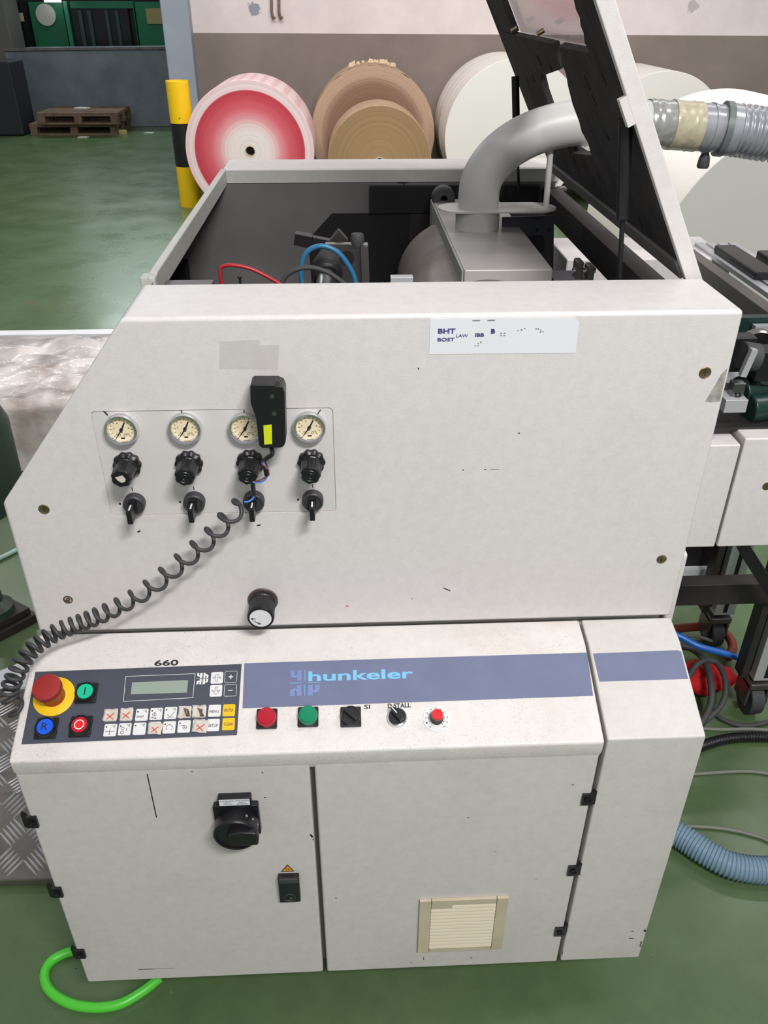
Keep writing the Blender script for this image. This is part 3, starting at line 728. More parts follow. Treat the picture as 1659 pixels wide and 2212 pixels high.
# ================================================================ CONTROL CABINET (console, doors)
cab = thing('control_cabinet', 'low cream control cabinet with sloping keypad console and two doors', 'cabinet', (0, -.08, 0))
CP = [(-.0005, .774), (-.0005, .66), (-.183, .66), (-.191, .682), (-.192, .703), (-.050, .765)]
con = MB().prism(CP, -.5, .3505, 0).build('console', M['paint_console'], cab, bevel=.004, seg=3)
colm = MB().prism([(-.0005, .774), (-.0005, .125), (-.188, .125), (-.190, .706), (-.050, .765)], .3545, .5, 0).build('end_housing', M['paint_door'], cab, bevel=.003, seg=2)
MB().box(-.492, .348, -.165, -.001, .128, .67).build('cabinet_body', mat('cabinet_inside_grey', (120, 118, 112), .6), cab)
for x in (-.42, .28):
    for yy in (-.02,): MB().lathe([(0, 0), (.025, 0), (.025, .015), (.01, .02), (.01, .13)], (x, yy, 0), 20).build('cabinet_foot', M['dark_steel'], cab)
n_ = Vector((0, -.0620, .142)).normalized(); ev = Vector((0, .142, .0620)).normalized()
CO = Vector((0, -.192, .703))
CF = frame(CO, (1, 0, 0), ev, n_)
def C2(px, py, w=0):
    q = hit(px, py, CO+n_*w, n_)-CO; return q.x, q.dot(ev)
# overlay keypad
kp = MB(CF).prism(poly_on([(77, 1452), (47, 1608), (512, 1588), (522, 1435)], C2), 0, .0012).build('keypad_panel', M['charcoal'], cab, label='charcoal membrane keypad panel')
H = .0012
def key(px, py, w, h, ma, name='key', out=False):
    u, v = C2(px, py); 
    if out:
        k = MB(CF); strip(k, rrect(u-w/2, v-h/2, u+w/2, v+h/2, .002), .0005, H, H+.0003, True); return k.build(name, M['white'], kp)
    return MB(CF).prism(rrect(u-w/2, v-h/2, u+w/2, v+h/2, .002), H, H+.0005).build(name, ma, kp)
KW = .0180; KH = .0182
r1 = [(240, 1546), (274, 1545), (307, 1545), (338, 1543), (369, 1541), (400, 1539), (432, 1538), (464, 1536), (495, 1535)]
r2 = [(239, 1578), (270, 1576), (302, 1575), (334, 1573), (366, 1572), (398, 1570), (430, 1568), (461, 1567), (494, 1565)]
for r in (r1, r2):
    for i, p_ in enumerate(r): key(*p_, KW, KH, M['yellow_key'] if i == 8 else M['white_key'])
key(469, 1465, KW, KH, M['white_key']); key(467, 1493, KW, KH, M['white_key'])
key(499, 1463, KW, KH, None, 'outlined_key', True); key(498, 1492, KW, KH, None, 'outlined_key', True)
tx = MB(CF); Z0 = H+.0005
def ct(mb, s_, px, py, w, h, z=Z0, **k):
    u, v = C2(px, py); return add_text(mb, s_, u-w/2, v-h/2, u+w/2, v+h/2, z=z, h=.0002, **k)
ct(tx, 'MENU', 463, 1538, .0135, .0042); ct(tx, 'SETUP', 461, 1568, .0135, .0042)
ct(tx, 'ENTER', 495, 1535, .0130, .0042); ct(tx, 'CLEAR', 494, 1565, .0130, .0042); ct(tx, 'OFFSET', 303, 1549, .0115, .0028); ct(tx, 'Reg', 333, 1552, .007, .003)
for i, p_ in enumerate(r1[:7]+r2[:7]):
    u, v = C2(*p_)
    tx.cyl((u-.0062, v+.0048, Z0), (u-.0062, v+.0048, Z0+.0002), .0012, seg=10)
    if i not in (11, 12): strip(tx, [(u+.0015, v+.0078), (u+.0070, v+.0025)], .0004, Z0, Z0+.0002)
    if i in (2, 3, 4, 7, 8, 9): add_text(tx, {2: '2', 3: '3', 4: '4', 7: '7', 8: '8', 9: '9'}[i], u+.0048, v+.0045, u+.0068, v+.0075, z=Z0, h=.0002)
def ring2(mb, u, v, r, w=.0006): strip(mb, [(u+r*math.cos(t*math.pi/9), v+r*math.sin(t*math.pi/9)) for t in range(18)], w, Z0, Z0+.0002, True)
u, v = C2(334, 1544); ring2(tx, u, v, .0026); strip(tx, [(u, v+.0026), (u, v-.0026)], .0006, Z0, Z0+.0002)
u, v = C2(369, 1545); strip(tx, [(u-.005, v+.001), (u-.001, v-.0035), (u+.005, v+.004)], .0006, Z0, Z0+.0002); strip(tx, [(u-.005, v-.0036), (u+.005, v-.0036)], .0004, Z0, Z0+.0002)
u, v = C2(239, 1581); strip(tx, [(u-.007, v), (u+.006, v)], .0007, Z0, Z0+.0002); strip(tx, [(u-.001, v+.004), (u-.001, v-.005)], .0006, Z0, Z0+.0002)
u, v = C2(268, 1578); ring2(tx, u-.002, v+.0025, .0022); ring2(tx, u-.002, v-.0035, .0022); strip(tx, [(u+.004, v+.003), (u+.004, v-.001)], .0009, Z0, Z0+.0002)
u, v = C2(366, 1573); strip(tx, [(u+.0045*math.cos(t), v+.0045*math.sin(t)) for t in [math.radians(-45+270*k/12) for k in range(13)]], .0006, Z0, Z0+.0002)
u, v = C2(398, 1572); ring2(tx, u+.001, v, .0028); strip(tx, [(u-.006, v+.003), (u+.001, v+.003)], .0006, Z0, Z0+.0002); ring2(tx, u+.001, v, .0006)
for (px, py, s_) in ((469, 1465, 1), (467, 1493, -1)):
    u, v = C2(px, py); a = [(-.0015, -.0055), (-.0015, .0015), (-.0055, -.0015), (-.0055, .0008), (0, .0058), (.0055, .0008), (.0055, -.0015), (.0015, .0015), (.0015, -.0055)]
    strip(tx, [(u+x, v+s_*y_) for x, y_ in a], .0005, Z0, Z0+.0002, True)
tx.build('key_print', M['grey_plastic'], kp)
tx = MB(CF); ct(tx, '+', 499, 1463, .007, .007, z=H, bold=.01); u, v = C2(498, 1492); tx.box(u-.0035, u+.0035, v-.0005, v+.0005, H, H+.0003)
# white logo cluster
u, v = C2(438, 1466)
for (du, dv, fx, fy) in ((.0048, .0045, False, False), (-.0048, .0045, True, True), (-.0048, -.0055, True, False), (.0048, -.0055, False, True)):
    add_text(tx, 'h', u+du-.0036, v+dv-.0040, u+du+.0036, v+dv+.0040, z=H, bold=.05, flipx=fx, flipy=fy)
strip(tx, [(u, v+.009), (u, v+.001)], .0004, H, H+.0003); strip(tx, [(u, v-.001), (u, v-.010)], .0004, H, H+.0003); strip(tx, [(u-.009, v-.0004), (u-.001, v-.0004)], .0004, H, H+.0003); strip(tx, [(u+.001, v-.0004), (u+.009, v-.0004)], .0004, H, H+.0003)
tx.build('panel_print', M['white'], kp)
# display
dp = poly_on([(286, 1475), (283, 1501), (404, 1497), (407, 1470)], C2)
MB(CF).prism(dp, H, H+.0006).build('display', M['lcd'], kp, label='grey-green blank liquid crystal display')
k = MB(CF); ol = poly_on([(272, 1462), (267, 1516), (417, 1508), (422, 1456)], C2); strip(k, ol, .0006, H, H+.0003, True); k.build('display_outline', M['white'], kp)
# crumpled paper patches with red crosses
def patch(px, py, w, h, rot, cross=True, curl=.004):
    u, v = C2(px, py); Fp = CF @ Matrix.Translation((u, v, H+.0012)) @ Matrix.Rotation(rot, 4, 'Z')
    mb = MB(Fp); n = 7; g = []
    for j in range(n):
        row = []
        for i in range(n):
            x = (i/(n-1)-.5)*w*(1+random.uniform(-.06, .06)); y = (j/(n-1)-.5)*h*(1+random.uniform(-.06, .06))
            z = noise.noise(Vector((x*260+px, y*260+py, 0)))*curl*.35+.0006+abs(i/(n-1)-.5)**3*curl
            row.append(mb.v((x, y, z)))
        g.append(row)
    for j in range(n-1):
        for i in range(n-1): mb.bm.faces.new((g[j][i], g[j][i+1], g[j+1][i+1], g[j+1][i]))
    o = mb.build('paper_patch', M['paper'], kp, sharp=80); sm = o.modifiers.new('thick', 'SOLIDIFY'); sm.thickness = .0003
    if cross:
        cx = MB(Fp); s_ = h*.26
        strip(cx, [(-s_, s_*.6-h*.1), (s_, -s_-h*.1)], .0011, .0012, .0024); strip(cx, [(s_, s_*.9-h*.1), (-s_*.9, -s_-h*.1)], .0011, .0012, .0024); cx.build('red_cross', M['red_ink'], kp)
patch(240, 1546, .0200, .0185, -.02); patch(274, 1544, .0180, .0185, .03); patch(400, 1540, .0185, .0180, 0, False, .007); patch(430, 1538, .0185, .0185, .05, False, .007)
patch(336, 1575, .0200, .0165, -.12); patch(434, 1570, .0210, .0190, -.15)
M['scorch'] = mat('scorched_brown', (96, 78, 66), .8)
for cx0_, cy0_ in ((404, 1541), (434, 1541)):
    u, v = C2(cx0_, cy0_); sc_ = MB(CF)
    for k in range(5):
        a = random.uniform(-.4, .5); strip(sc_, [(u-.004+k*.0016, v+.006-k*.0006), (u-.001+k*.001+a*.004, v), (u+.001+k*.0012, v-.006)], .0007, H+.0030, H+.0062)
    sc_.build('scorched_crease', M['scorch'], kp)
# emergency stop
def cdisc(px, py): u, v = C2(px, py); return CF @ Matrix.Translation((u, v, 0))
Fe = cdisc(118, 1506)
es = MB(Fe).lathe([(.0, .0012), (.030, .0012), (.030, .003), (.029, .0036), (.0, .0036)], seg=56).build('emergency_stop_plate', M['yellow'], cab, label='round yellow plate of the emergency stop')
MB(Fe).lathe([(.0165, .0036), (.0155, .012), (.0175, .022), (.0205, .030), (.0208, .036), (.0195, .0395), (.012, .041), (.0, .0415)], seg=48).build('mushroom_button', M['red'], es, label='faded red mushroom head')
def push(px, py, ma, sym, colr, label):
    Fb = cdisc(px, py)
    b0 = MB(Fb).prism(rrect(-.0155, -.0155, .0155, .0155, .002), .0012, .0050).build('push_button', M['black'], cab, bevel=.001, label=label)
    MB(Fb).lathe([(.0150, .005), (.0152, .010), (.0142, .0118), (.0122, .0118), (.0118, .0095)], seg=40).build('button_ring', M['black'], b0)
    MB(Fb).lathe([(.0118, .006), (.0118, .0105), (.0112, .0115), (0, .0115)], seg=40).build('button_cap', ma, b0)
    t_ = MB(Fb)
    if sym == 'I': t_.box(-.0009, .0009, -.0060, .0060, .0115, .0118)
    if sym == 'R': add_text(t_, 'R', -.0042, -.0052, .0042, .0052, z=.0115, h=.0002)
    if sym == 'O': t_.lathe([(.0058, .0115), (.0058, .0118), (.0072, .0118), (.0072, .0115)], seg=36)
    t_.build('button_symbol', colr, b0)
    if sym == 'O': MB(Fb).cyl((0, 0, .0114), (0, 0, .0117), .0056, seg=30).build('button_dot', M['bright_red'], b0)
push(188, 1499, M['btn_green'], 'I', M['ink'], 'green start push button marked I')
push(102, 1575, M['btn_blue'], 'R', M['ink'], 'blue push button marked R')
push(176, 1571, M['btn_red'], 'O', M['white'], 'red stop push button marked O')
# indicator lamps
for px, py, ma, lb in ((577, 1554, M['lamp_red'], 'red indicator lamp on black square'), (666, 1550, M['lamp_green'], 'green indicator lamp on black square')):
    Fb = cdisc(px, py); b0 = MB(Fb).prism(rrect(-.0150, -.0150, .0150, .0150, .002), 0, .0045).build('indicator_lamp', M['black'], cab, bevel=.001, label=lb)
    MB(Fb).lathe([(.0140, .0045), (.0142, .009), (.0136, .0098), (.0132, .014), (.0115, .0155), (0, .0160)], seg=40).build('lamp_lens', ma, b0)
# black square selector
Fb = cdisc(758, 1550); b0 = MB(Fb).prism(rrect(-.0150, -.0150, .0150, .0150, .0015), 0, .005).build('rotary_selector', M['black'], cab, bevel=.001, label='black square rotary selector')
MB(Fb).lathe([(.0142, .005), (.0144, .010), (.0135, .0115), (.0118, .0115), (.0114, .0105), (0, .0105)], seg=40).build('selector_ring', M['black'], b0)
MB(Fb @ Matrix.Rotation(math.radians(-42), 4, 'Z')).box(-.0115, .0115, -.0032, .0032, .0105, .0165).build('selector_grip', M['black'], b0, bevel=.0008)
# chrome selector
Fb = cdisc(858, 1552); b0 = MB(Fb).lathe([(.0, 0), (.0145, 0), (.0148, .004), (.0138, .0065), (.0, .0065)], seg=40).build('chrome_selector', M['chrome'], cab, label='round selector with chrome bezel')
MB(Fb).lathe([(.0122, .0065), (.0122, .011), (.0112, .012), (0, .012)], seg=36).build('selector_body', M['black'], b0)
Fg = Fb @ Matrix.Rotation(math.radians(-52), 4, 'Z')
MB(Fg).prism([(-.0145, -.0016), (-.0145, .0016), (-.006, .0042), (.0105, .0042), (.0105, -.0042), (-.006, -.0042)], .012, .0195).build('selector_grip', M['black'], b0, bevel=.0006)
MB(Fg).box(-.0140, -.002, -.0007, .0007, .0195, .0198).build('grip_mark', M['white'], b0)
# speed potentiometer
Fb = cdisc(943, 1553); b0 = MB(Fb).cyl((0, 0, 0), (0, 0, .0012), .0200, seg=48).build('dial_scale', M['white_key'], cab, label='round white scale of the red topped knob')
t_ = MB(Fb)
for i in range(11):
    a = math.radians(230-i*28); strip(t_, [(.0105*math.cos(a), .0105*math.sin(a)), (.0125*math.cos(a), .0125*math.sin(a))], .0005, .0012, .0014)
    s_ = str(i); add_text(t_, s_, .0160*math.cos(a)-.0009*len(s_), .0160*math.sin(a)-.0014, .0160*math.cos(a)+.0009*len(s_), .0160*math.sin(a)+.0014, z=.0012, h=.0001)
strip(t_, [(.0115*math.cos(math.radians(230-i*20)), .0115*math.sin(math.radians(230-i*20))) for i in range(15)], .0004, .0012, .0014)
t_.build('scale_print', M['ink'], b0)
MB(Fb).lathe([(.0098, .0012), (.0098, .004), (.0088, .006), (.0082, .017)], seg=60, fn=lambda k, s, h: 1+(.04*(1 if math.cos(2*math.pi*12*k/s) > 0 else -1) if h > .005 else 0)).build('dial_knob', M['black'], b0)
MB(Fb).lathe([(.0084, .0150), (.0086, .018), (.0075, .0205), (0, .0210)], seg=36).build('knob_cap', M['bright_red'], b0, label='red cap')
# blue name plate
npl = MB(CF).prism(poly_on([(528, 1433), (524, 1530), (1281, 1503), (1268, 1410)], C2), 0, .0006).build('name_plate', M['blue_plate'], cab, label='slate blue strip lettered hunkeler')
tx = MB(CF); a = C2(666, 1470); b_ = C2(892, 1443)
add_text(tx, 'hunkeler', a[0], a[1]-.002, b_[0], b_[1]-.001, z=.0006, h=.0002, bold=.022)
lu = (C2(659, 1455)[0]); lv = C2(660, 1475)[1]
for x0, x1 in ((lu-.023, lu-.005), (lu+.005, lu+.023)): strip(tx, [(x0, lv), (x1, lv)], .0007, .0006, .0008)
strip(tx, [(lu, lv+.003), (lu, lv+.020)], .0007, .0006, .0008); strip(tx, [(lu, lv-.003), (lu, lv-.020)], .0007, .0006, .0008)
tx.build('lettering', M['sky'], npl)
tx = MB(CF)
add_text(tx, 'h', lu-.022, lv+.003, lu-.005, lv+.020, z=.0006, h=.0002, bold=.05, flipx=True, flipy=True)
add_text(tx, 'h', lu-.022, lv-.021, lu-.005, lv-.004, z=.0006, h=.0002, bold=.05, flipx=True)
add_text(tx, 'h', lu+.005, lv-.021, lu+.022, lv-.004, z=.0006, h=.0002, bold=.05, flipy=True)
tx.build('faded_emblem', M['sky_dim'], npl)
MB(CF).prism(poly_on([(1281, 1412), (1301, 1503), (1491, 1497), (1493, 1492), (1471, 1408), (1463, 1405)], C2), .0002, .0008).build('blue_strip', M['blue_plate'], colm, label='slate blue strip on the end housing')
# handwriting
n2 = Vector((0, -.009, .05)).normalized(); ev2 = Vector((0, .05, .009)).normalized(); O2 = Vector((0, -.05, .765)); CF2 = frame(O2, (1, 0, 0), ev2, n2)
tx = MB(CF); a = C2(332, 1438); b_ = C2(386, 1424); 
tx = MB(CF)
def C3(px, py): return C2(px, py)
ptext(tx, '660', 333, 1425, 386, 1439, C2, z=0, bold=.02)
ptext(tx, 'SI', 787, 1522, 799, 1532, C2, z=0, bold=.01); ptext(tx, 'D.STALL', 838, 1519, 887, 1530, C2, z=.0006, bold=.01)
tx.build('handwriting', M['ink'], con)
# doors
YD = -.187
DF = frame((0, YD, 0), (1, 0, 0), (0, 0, 1), (0, -1, 0))
def D(px, py): q = ony(px, py, YD); return q.x, q.z
d1 = MB().box(-.5, -.0785, YD, -.166, .1205, .6735).build('door', M['paint_door'], cab, bevel=.004, label='left door with the main switch')
d2 = MB().box(-.0715, .3490, YD, -.166, .1205, .6745).build('door', M['paint_door'], cab, bevel=.004, label='right door with a beige vent')
for d_, pts in ((d1, ((70, 1773), (124, 1925), (174, 2058))), (d2, ((1268, 1724), (1237, 1878), (1208, 2010)))):
    for px, py in pts:
        u, v = D(px, py); s_ = -1 if d_ is d1 else 1
        MB(DF).prism(rrect(u-.0085, v-.012, u+.0085, v+.012, .001), 0, .004).prism([(u+s_*.007, v+.012), (u+s_*.013, v+.018), (u+s_*.013, v-.012), (u+s_*.007, v-.012)], -.004, .0025).lathe([(.0050, .004), (.0056, .006), (.0046, .006), (.0040, .004)], (u, v, 0), 20).build('hinge', M['black'], d_)
# main switch
u, v = D(514, 1761)
MB(DF).prism(rrect(u-.0335, v-.0335, u+.0335, v+.0335, .003), 0, .010).prism(rrect(u-.0245, v+.030, u+.0245, v+.052, .002), 0, .011).build('main_switch', M['black'], d1, bevel=.001)
MB(DF).box(u-.0225, u+.0225, v+.037, v+.050, .011, .0114).build('switch_label', M['sticker'], d1)
tx = MB(DF); Zs = .0114
add_text(tx, 'HAUPTSCHALTER', u-.021, v+.0462, u-.001, v+.0484, z=Zs, h=.0001); add_text(tx, 'MAIN SWITCH', u+.002, v+.0462, u+.021, v+.0484, z=Zs, h=.0001)
add_text(tx, 'OFFEN IN', u-.016, v+.0424, u-.005, v+.0444, z=Zs, h=.0001); add_text(tx, 'OPEN IN', u+.006, v+.0424, u+.016, v+.0444, z=Zs, h=.0001)
add_text(tx, '0 STELLUNG', u-.017, v+.0388, u-.004, v+.0408, z=Zs, h=.0001); add_text(tx, 'OFF POSITION', u+.003, v+.0388, u+.019, v+.0408, z=Zs, h=.0001)
tx.build('label_print', M['ink'], d1)
MB(DF).lathe([(.0320, .010), (.0325, .012), (.0325, .030), (.0330, .031), (.0330, .034), (.0312, .036), (.0290, .036), (.0285, .033), (0, .033)], (u, v-.002, 0), 64).build('rotary_handle', M['black'], d1)
MB(DF @ Matrix.Translation((u, v-.002, 0)) @ Matrix.Rotation(math.radians(2), 4, 'Z')).prism([(-.010, .0135), (.010, .0175), (.033, .0135), (.0350, .0), (.0330, -.0135), (.004, -.0135), (-.010, -.0125)], .030, .0440).build('handle_grip', M['black'], d1, bevel=.003)
sd = MB(DF)
for a in (38, 58, 12): sd.cyl((u+.0325*math.cos(math.radians(a)), v-.002+.0325*math.sin(math.radians(a)), .022), (u+.0335*math.cos(math.radians(a)), v-.002+.0335*math.sin(math.radians(a)), .022), .002)
sd.cyl((u-.003, v-.021, .0330), (u-.003, v-.021, .0345), .0022); sd.build('grip_rivet', M['grey_ink'], d1)
# lock and warning sign
q = [D(601, 1886), D(646, 1885), D(650, 1936), D(606, 1938)]
lk = MB(DF).prism(q, 0, .010).build('door_lock', M['black'], d1, bevel=.001)
u = (q[0][0]+q[2][0])/2; v0 = q[3][1]; v1 = q[0][1]
MB(DF).box(u-.0150, u+.0150, v1-.011, v1, .010, .0125).build('lock_flap', M['grey_plastic'], d1, bevel=.001)
MB(DF).lathe([(.0098, .010), (.0098, .0112), (.0085, .0112), (.0080, .0102)], (u, v0+.014, 0), 28).build('lock_ring', M['grey_plastic'], d1)
MB(DF).cyl((u+.002, v0+.0155, .010), (u+.002, v0+.0155, .0125), .0035, seg=14).build('lock_barrel', M['steel'], d1)
wt = [D(607, 1883), D(636, 1882), D(621, 1867)]
MB(DF).prism(wt, 0, .0004).build('warning_sign', M['ink'], d1)
cx = sum(a[0] for a in wt)/3; cz = sum(a[1] for a in wt)/3
MB(DF).prism([(cx+(a[0]-cx)*.78, cz+(a[1]-cz)*.74) for a in wt], .0004, .0006).build('sign_face', M['orange'], d1)
fl = MB(DF); strip(fl, [(cx-.0018, cz+.0048), (cx-.0032, cz+.0008), (cx-.0008, cz+.0012), (cx-.0018, cz-.0022)], .0006, .0006, .0008); strip(fl, [(cx+.0018, cz+.0034), (cx+.0006, cz-.0004), (cx+.0022, cz-.0001), (cx+.0012, cz-.0032)], .0006, .0006, .0008); fl.build('sign_flash', M['ink'], d1)
mk = MB(DF)
for pts, w in (([(318, 1672), (338, 1765)], .0016), ([(299, 2094), (330, 2093)], .0013), ([(330, 2093), (375, 2091)], .0005), ([(566, 1669), (568, 1669)], .0018), ([(571, 1722), (574, 1723)], .0016), ([(553, 1799), (561, 1799)], .0010), ([(671, 1803), (675, 1808)], .003), ([(162, 2092), (166, 2093)], .002)):
    strip(mk, [D(*p) for p in pts], w, 0, .0003)
mk.build('door_scratch', M['ink'], d1)
mk = MB(DF)
for pts, w in (([(1010, 1766), (1013, 1766)], .0014), ([(676, 1813), (677, 1814)], .0014), ([(915, 2068), (915, 2073)], .0012), ([(1016, 2069), (1020, 2069)], .0012), ([(886, 2078), (888, 2079)], .0012), ([(1070, 1839), (1072, 1839)], .001)):
    strip(mk, [D(*p) for p in pts], w, 0, .0003)
mk.build('door_scratch', M['ink'], d2)
mk = MB(frame((0, -.190, 0), (1, 0, 0), (0, 0, 1), (0, -1, 0)))
def D3(px, py): q = ony(px, py, -.190); return q.x, q.z
for pts, w in (([(1360, 2027), (1368, 2027)], .002), ([(1365, 2012), (1368, 2012)], .0012), ([(1393, 2009), (1394, 2012)], .003), ([(1386, 2034), (1383, 2045)], .0012), ([(1216, 2055), (1214, 2063)], .001)):
    strip(mk, [D3(*p) for p in pts], w, 0, .0003)
mk.build('housing_chip', M['ink'], colm)
# vent
q = [D(905, 1941), D(1097, 1934), D(1084, 2045), D(903, 2051)]
x0 = (q[0][0]+q[3][0])/2; x1 = (q[1][0]+q[2][0])/2; z1 = (q[0][1]+q[1][1])/2; z0 = (q[2][1]+q[3][1])/2
bw_ = .0195
vn = MB(DF).prism([(x0, z0), (x0+bw_, z0), (x0+bw_, z1), (x0, z1)], 0, .0055).prism([(x1-bw_, z0), (x1, z0), (x1, z1), (x1-bw_, z1)], 0, .0055)
vn.prism([(x0+bw_+.0008, z0), (x1-bw_-.0008, z0), (x1-bw_-.0008, z0+.012), (x0+bw_+.0008, z0+.012)], 0, .0055).prism([(x0+bw_+.0008, z1-.014), (x1-bw_-.0008, z1-.014), (x1-bw_-.0008, z1), (x0+bw_+.0008, z1)], 0, .0055)
vn = vn.build('vent_frame', M['vent'], d2, bevel=.0008)
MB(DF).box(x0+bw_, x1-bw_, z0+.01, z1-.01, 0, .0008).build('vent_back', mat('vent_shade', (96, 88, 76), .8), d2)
ns = 13; hh = (z1-.014-(z0+.012))/ns
for i in range(ns):
    zz = z0+.012+i*hh
    xs_ = x0+bw_+.0006 if i < ns-1 else x0+bw_+.036
    Fs = DF @ Matrix.Translation((0, zz, 0))
    sl = MB(Fs); a = [(hh*.74, .0010), (.0002, .0036), (-.0016, .0036), (-.0016, .0046), (.0006, .0050), (hh*.80, .0020)]
    # slat profile in (v, w), extruded along u
    sl.prism([(p[0], p[1]) for p in a], xs_, x1-bw_-.0006, 0)
    sl.build('vent_slat', M['vent_slat'], d2)
MB(DF).box(x0+bw_+.0006, x0+bw_+.036, z1-.014-hh, z1-.014, 0, .0050).build('vent_tab', M['vent'], d2)

# ================================================================ HANDHELD UNIT AND COILED CORD
hu = thing('handheld_sensor', 'black handheld sensor unit hung over the third gauge with its coiled cord', 'sensor', tuple(ony(580, 960, -.03)))
HY = -.045
HF = frame((0, HY, 0), (1, 0, 0), (0, 0, 1), (0, -1, 0))
def Hh(px, py): q = ony(px, py, HY); return q.x, q.z
pl_ = poly_on([(540, 834), (545, 831), (598, 831), (610, 836), (615, 848), (617, 955), (613, 965), (606, 968), (566, 969), (559, 962), (553, 905), (541, 872)], Hh)
hb = MB(HF).prism(pl_[::-1], -.030, 0).build('sensor_body', M['black'], hu, bevel=.005, seg=3)
MB(HF).prism(poly_on([(569, 919), (587, 917), (588, 959), (571, 960)], Hh)[::-1], 0, .0004).build('sensor_label', M['label_yellow'], hu, label='yellow-green label')
for p_ in ((588, 856), (592, 894)):
    u, v = Hh(*p_); MB(HF).cyl((u, v, -.001), (u, v, .0006), .0030, seg=16).build('sensor_screw', M['steel'], hu)
MB(HF).box(*(lambda a: (a[0]-.003, a[0]+.003, a[1]-.004, a[1]+.004))(Hh(599, 830)), 0, .0003).build('sensor_plate', M['steel'], hu)
MB().tube(smooth_path([ony(585, 964, HY+.012), ony(588, 980, -.045), ony(576, 990, -.044), ony(566, 1000, -.046)]), .0031, 10).tube(smooth_path([ony(569, 998, -.046), ony(574, 1012, -.05), ony(577, 1026, -.05)]), .0036, 10).tube(smooth_path([ony(546, 1042, -.05), ony(547, 1055, -.048), ony(550, 1068, -.045)]), .0032, 10).build('cord_sleeve', M['black'], hu)
MB().tube(smooth_path([ony(566, 1000, -.048), ony(575, 1010, -.052), ony(577, 1028, -.05), ony(566, 1040, -.05), ony(546, 1042, -.05)]), .0013, 8).tube(smooth_path([ony(549, 1062, -.046), ony(548, 1074, -.047), ony(538, 1083, -.05), ony(528, 1084, -.05)]), .0013, 8).build('blue_wire', M['wire_blue'], hu)
MB().tube(smooth_path([ony(566, 1002, -.049), ony(578, 1012, -.054), ony(579, 1024, -.052), ony(564, 1036, -.052), ony(550, 1040, -.05)]), .0011, 8).build('brown_wire', M['wire_brown'], hu)
# helix along a drooping centre line
cen = [(522, 1083, -.055), (508, 1100, -.050), (478, 1135, -.045), (443, 1170, -.042), (402, 1205, -.040), (360, 1240, -.040), (318, 1274, -.040), (270, 1302, -.042), (222, 1326, -.045), (175, 1345, -.050), (130, 1362, -.058), (95, 1382, -.070), (64, 1408, -.085), (44, 1438, -.10), (28, 1470, -.11), (20, 1500, -.115), (34, 1528, -.12), (44, 1556, -.12)]
cp = smooth_path([ony(*c) for c in cen], 14)
# arc length
acc = [0]
for a, b_ in zip(cp, cp[1:]): acc.append(acc[-1]+(b_-a).length)
Ltot = acc[-1]
def at_len(s_):
    for i in range(len(acc)-1):
        if acc[i+1] >= s_: t = (s_-acc[i])/max(1e-9, acc[i+1]-acc[i]); return cp[i].lerp(cp[i+1], t), (cp[i+1]-cp[i]).normalized()
    return cp[-1], (cp[-1]-cp[-2]).normalized()
hel = []; ph = 0; s_ = 0
while s_ < Ltot:
    fr = s_/Ltot
    pitch = .034 if fr < .40 else (.034+(fr-.40)/.2*(.0125-.034) if fr < .60 else .0125)
    if fr > .93: pitch = .03
    Rh = .0125 if fr < .4 else .0115
    if fr < .03: Rh *= .3+.7*fr/.03
    c_, d_ = at_len(s_)
    a = Vector((0, -1, 0)); a = (a-d_*a.dot(d_)).normalized(); b_ = d_.cross(a)
    hel.append(c_+a*Rh*math.cos(ph)+b_*Rh*math.sin(ph))
    ds = pitch/18; s_ += ds; ph += 2*math.pi/18
MB().tube(hel, .0029, 8).build('coiled_cord', M['cord'], hu, sharp=60)

# ================================================================ FLEXIBLE DUCT on the right
ys = PY
def dp_(px, py, yy=None): return ony(px, py, ys if yy is None else yy)
fd = thing('suction_hose', 'silver corrugated suction hose clamped and taped to the grey pipe', 'hose', tuple(dp_(1500, 270)))
c0 = dp_(1395, 266); c1 = dp_(1455, 270); c2 = dp_(1515, 275); c3 = dp_(1553, 278); c4 = dp_(1600, 283, ys-.005); c5 = dp_(1660, 292, ys-.01); c6 = dp_(1760, 305, ys-.03); c7 = dp_(1950, 345, ys-.02); c8 = dp_(2200, 430, ys+.05)
def seg_tube(name, a, b_, r0, r1, ma, rough_amp=0, n=14, seg=48):
    mb = MB(); pts = []; rs = []
    for i in range(n+1):
        t = i/n; pts.append(a.lerp(b_, t)); rs.append(r0+(r1-r0)*t+(random.uniform(-1, 1)*rough_amp))
    return mb.tube(pts, rs, seg).build(name, ma, fd)
seg_tube('wrapped_joint', c0, c1, .0425, .0430, M['wrap_clear'], .0009)
seg_tube('tape_wrap', c1.lerp(c0, .15), c1.lerp(c2, .85), .0440, .0440, M['tape'], .0008)
seg_tube('duct_sleeve', c1, c3, .0425, .0425, M['duct'])
seg_tube('sleeve_rim', c2.lerp(c3, .35), c2.lerp(c3, .5), .0445, .0445, M['duct'])
dd = (c4-c3).normalized()
seg_tube('hose_clamp', c3+dd*.002, c3+dd*.014, .0490, .0490, M['duct_dark'])
seg_tube('hose_cuff', c3+dd*.014, c3+dd*.032, .0475, .0455, M['duct'])
cor = smooth_path([c3+dd*.032, c4+dd*.012, c5, c6, c7, c8], 60); 
_a = [0]
for a, b_ in zip(cor, cor[1:]): _a.append(_a[-1]+(b_-a).length)
_o = []; _j = 0; _n = int(_a[-1]/.0018)
for i in range(_n+1):
    s_ = _a[-1]*i/_n
    while _j < len(_a)-2 and _a[_j+1] < s_: _j += 1
    _o.append(cor[_j].lerp(cor[_j+1], (s_-_a[_j])/max(1e-9, _a[_j+1]-_a[_j])))
cor = _o
rs = [.0450+.0030*math.sin(i*2*math.pi/6) for i in range(len(cor))]
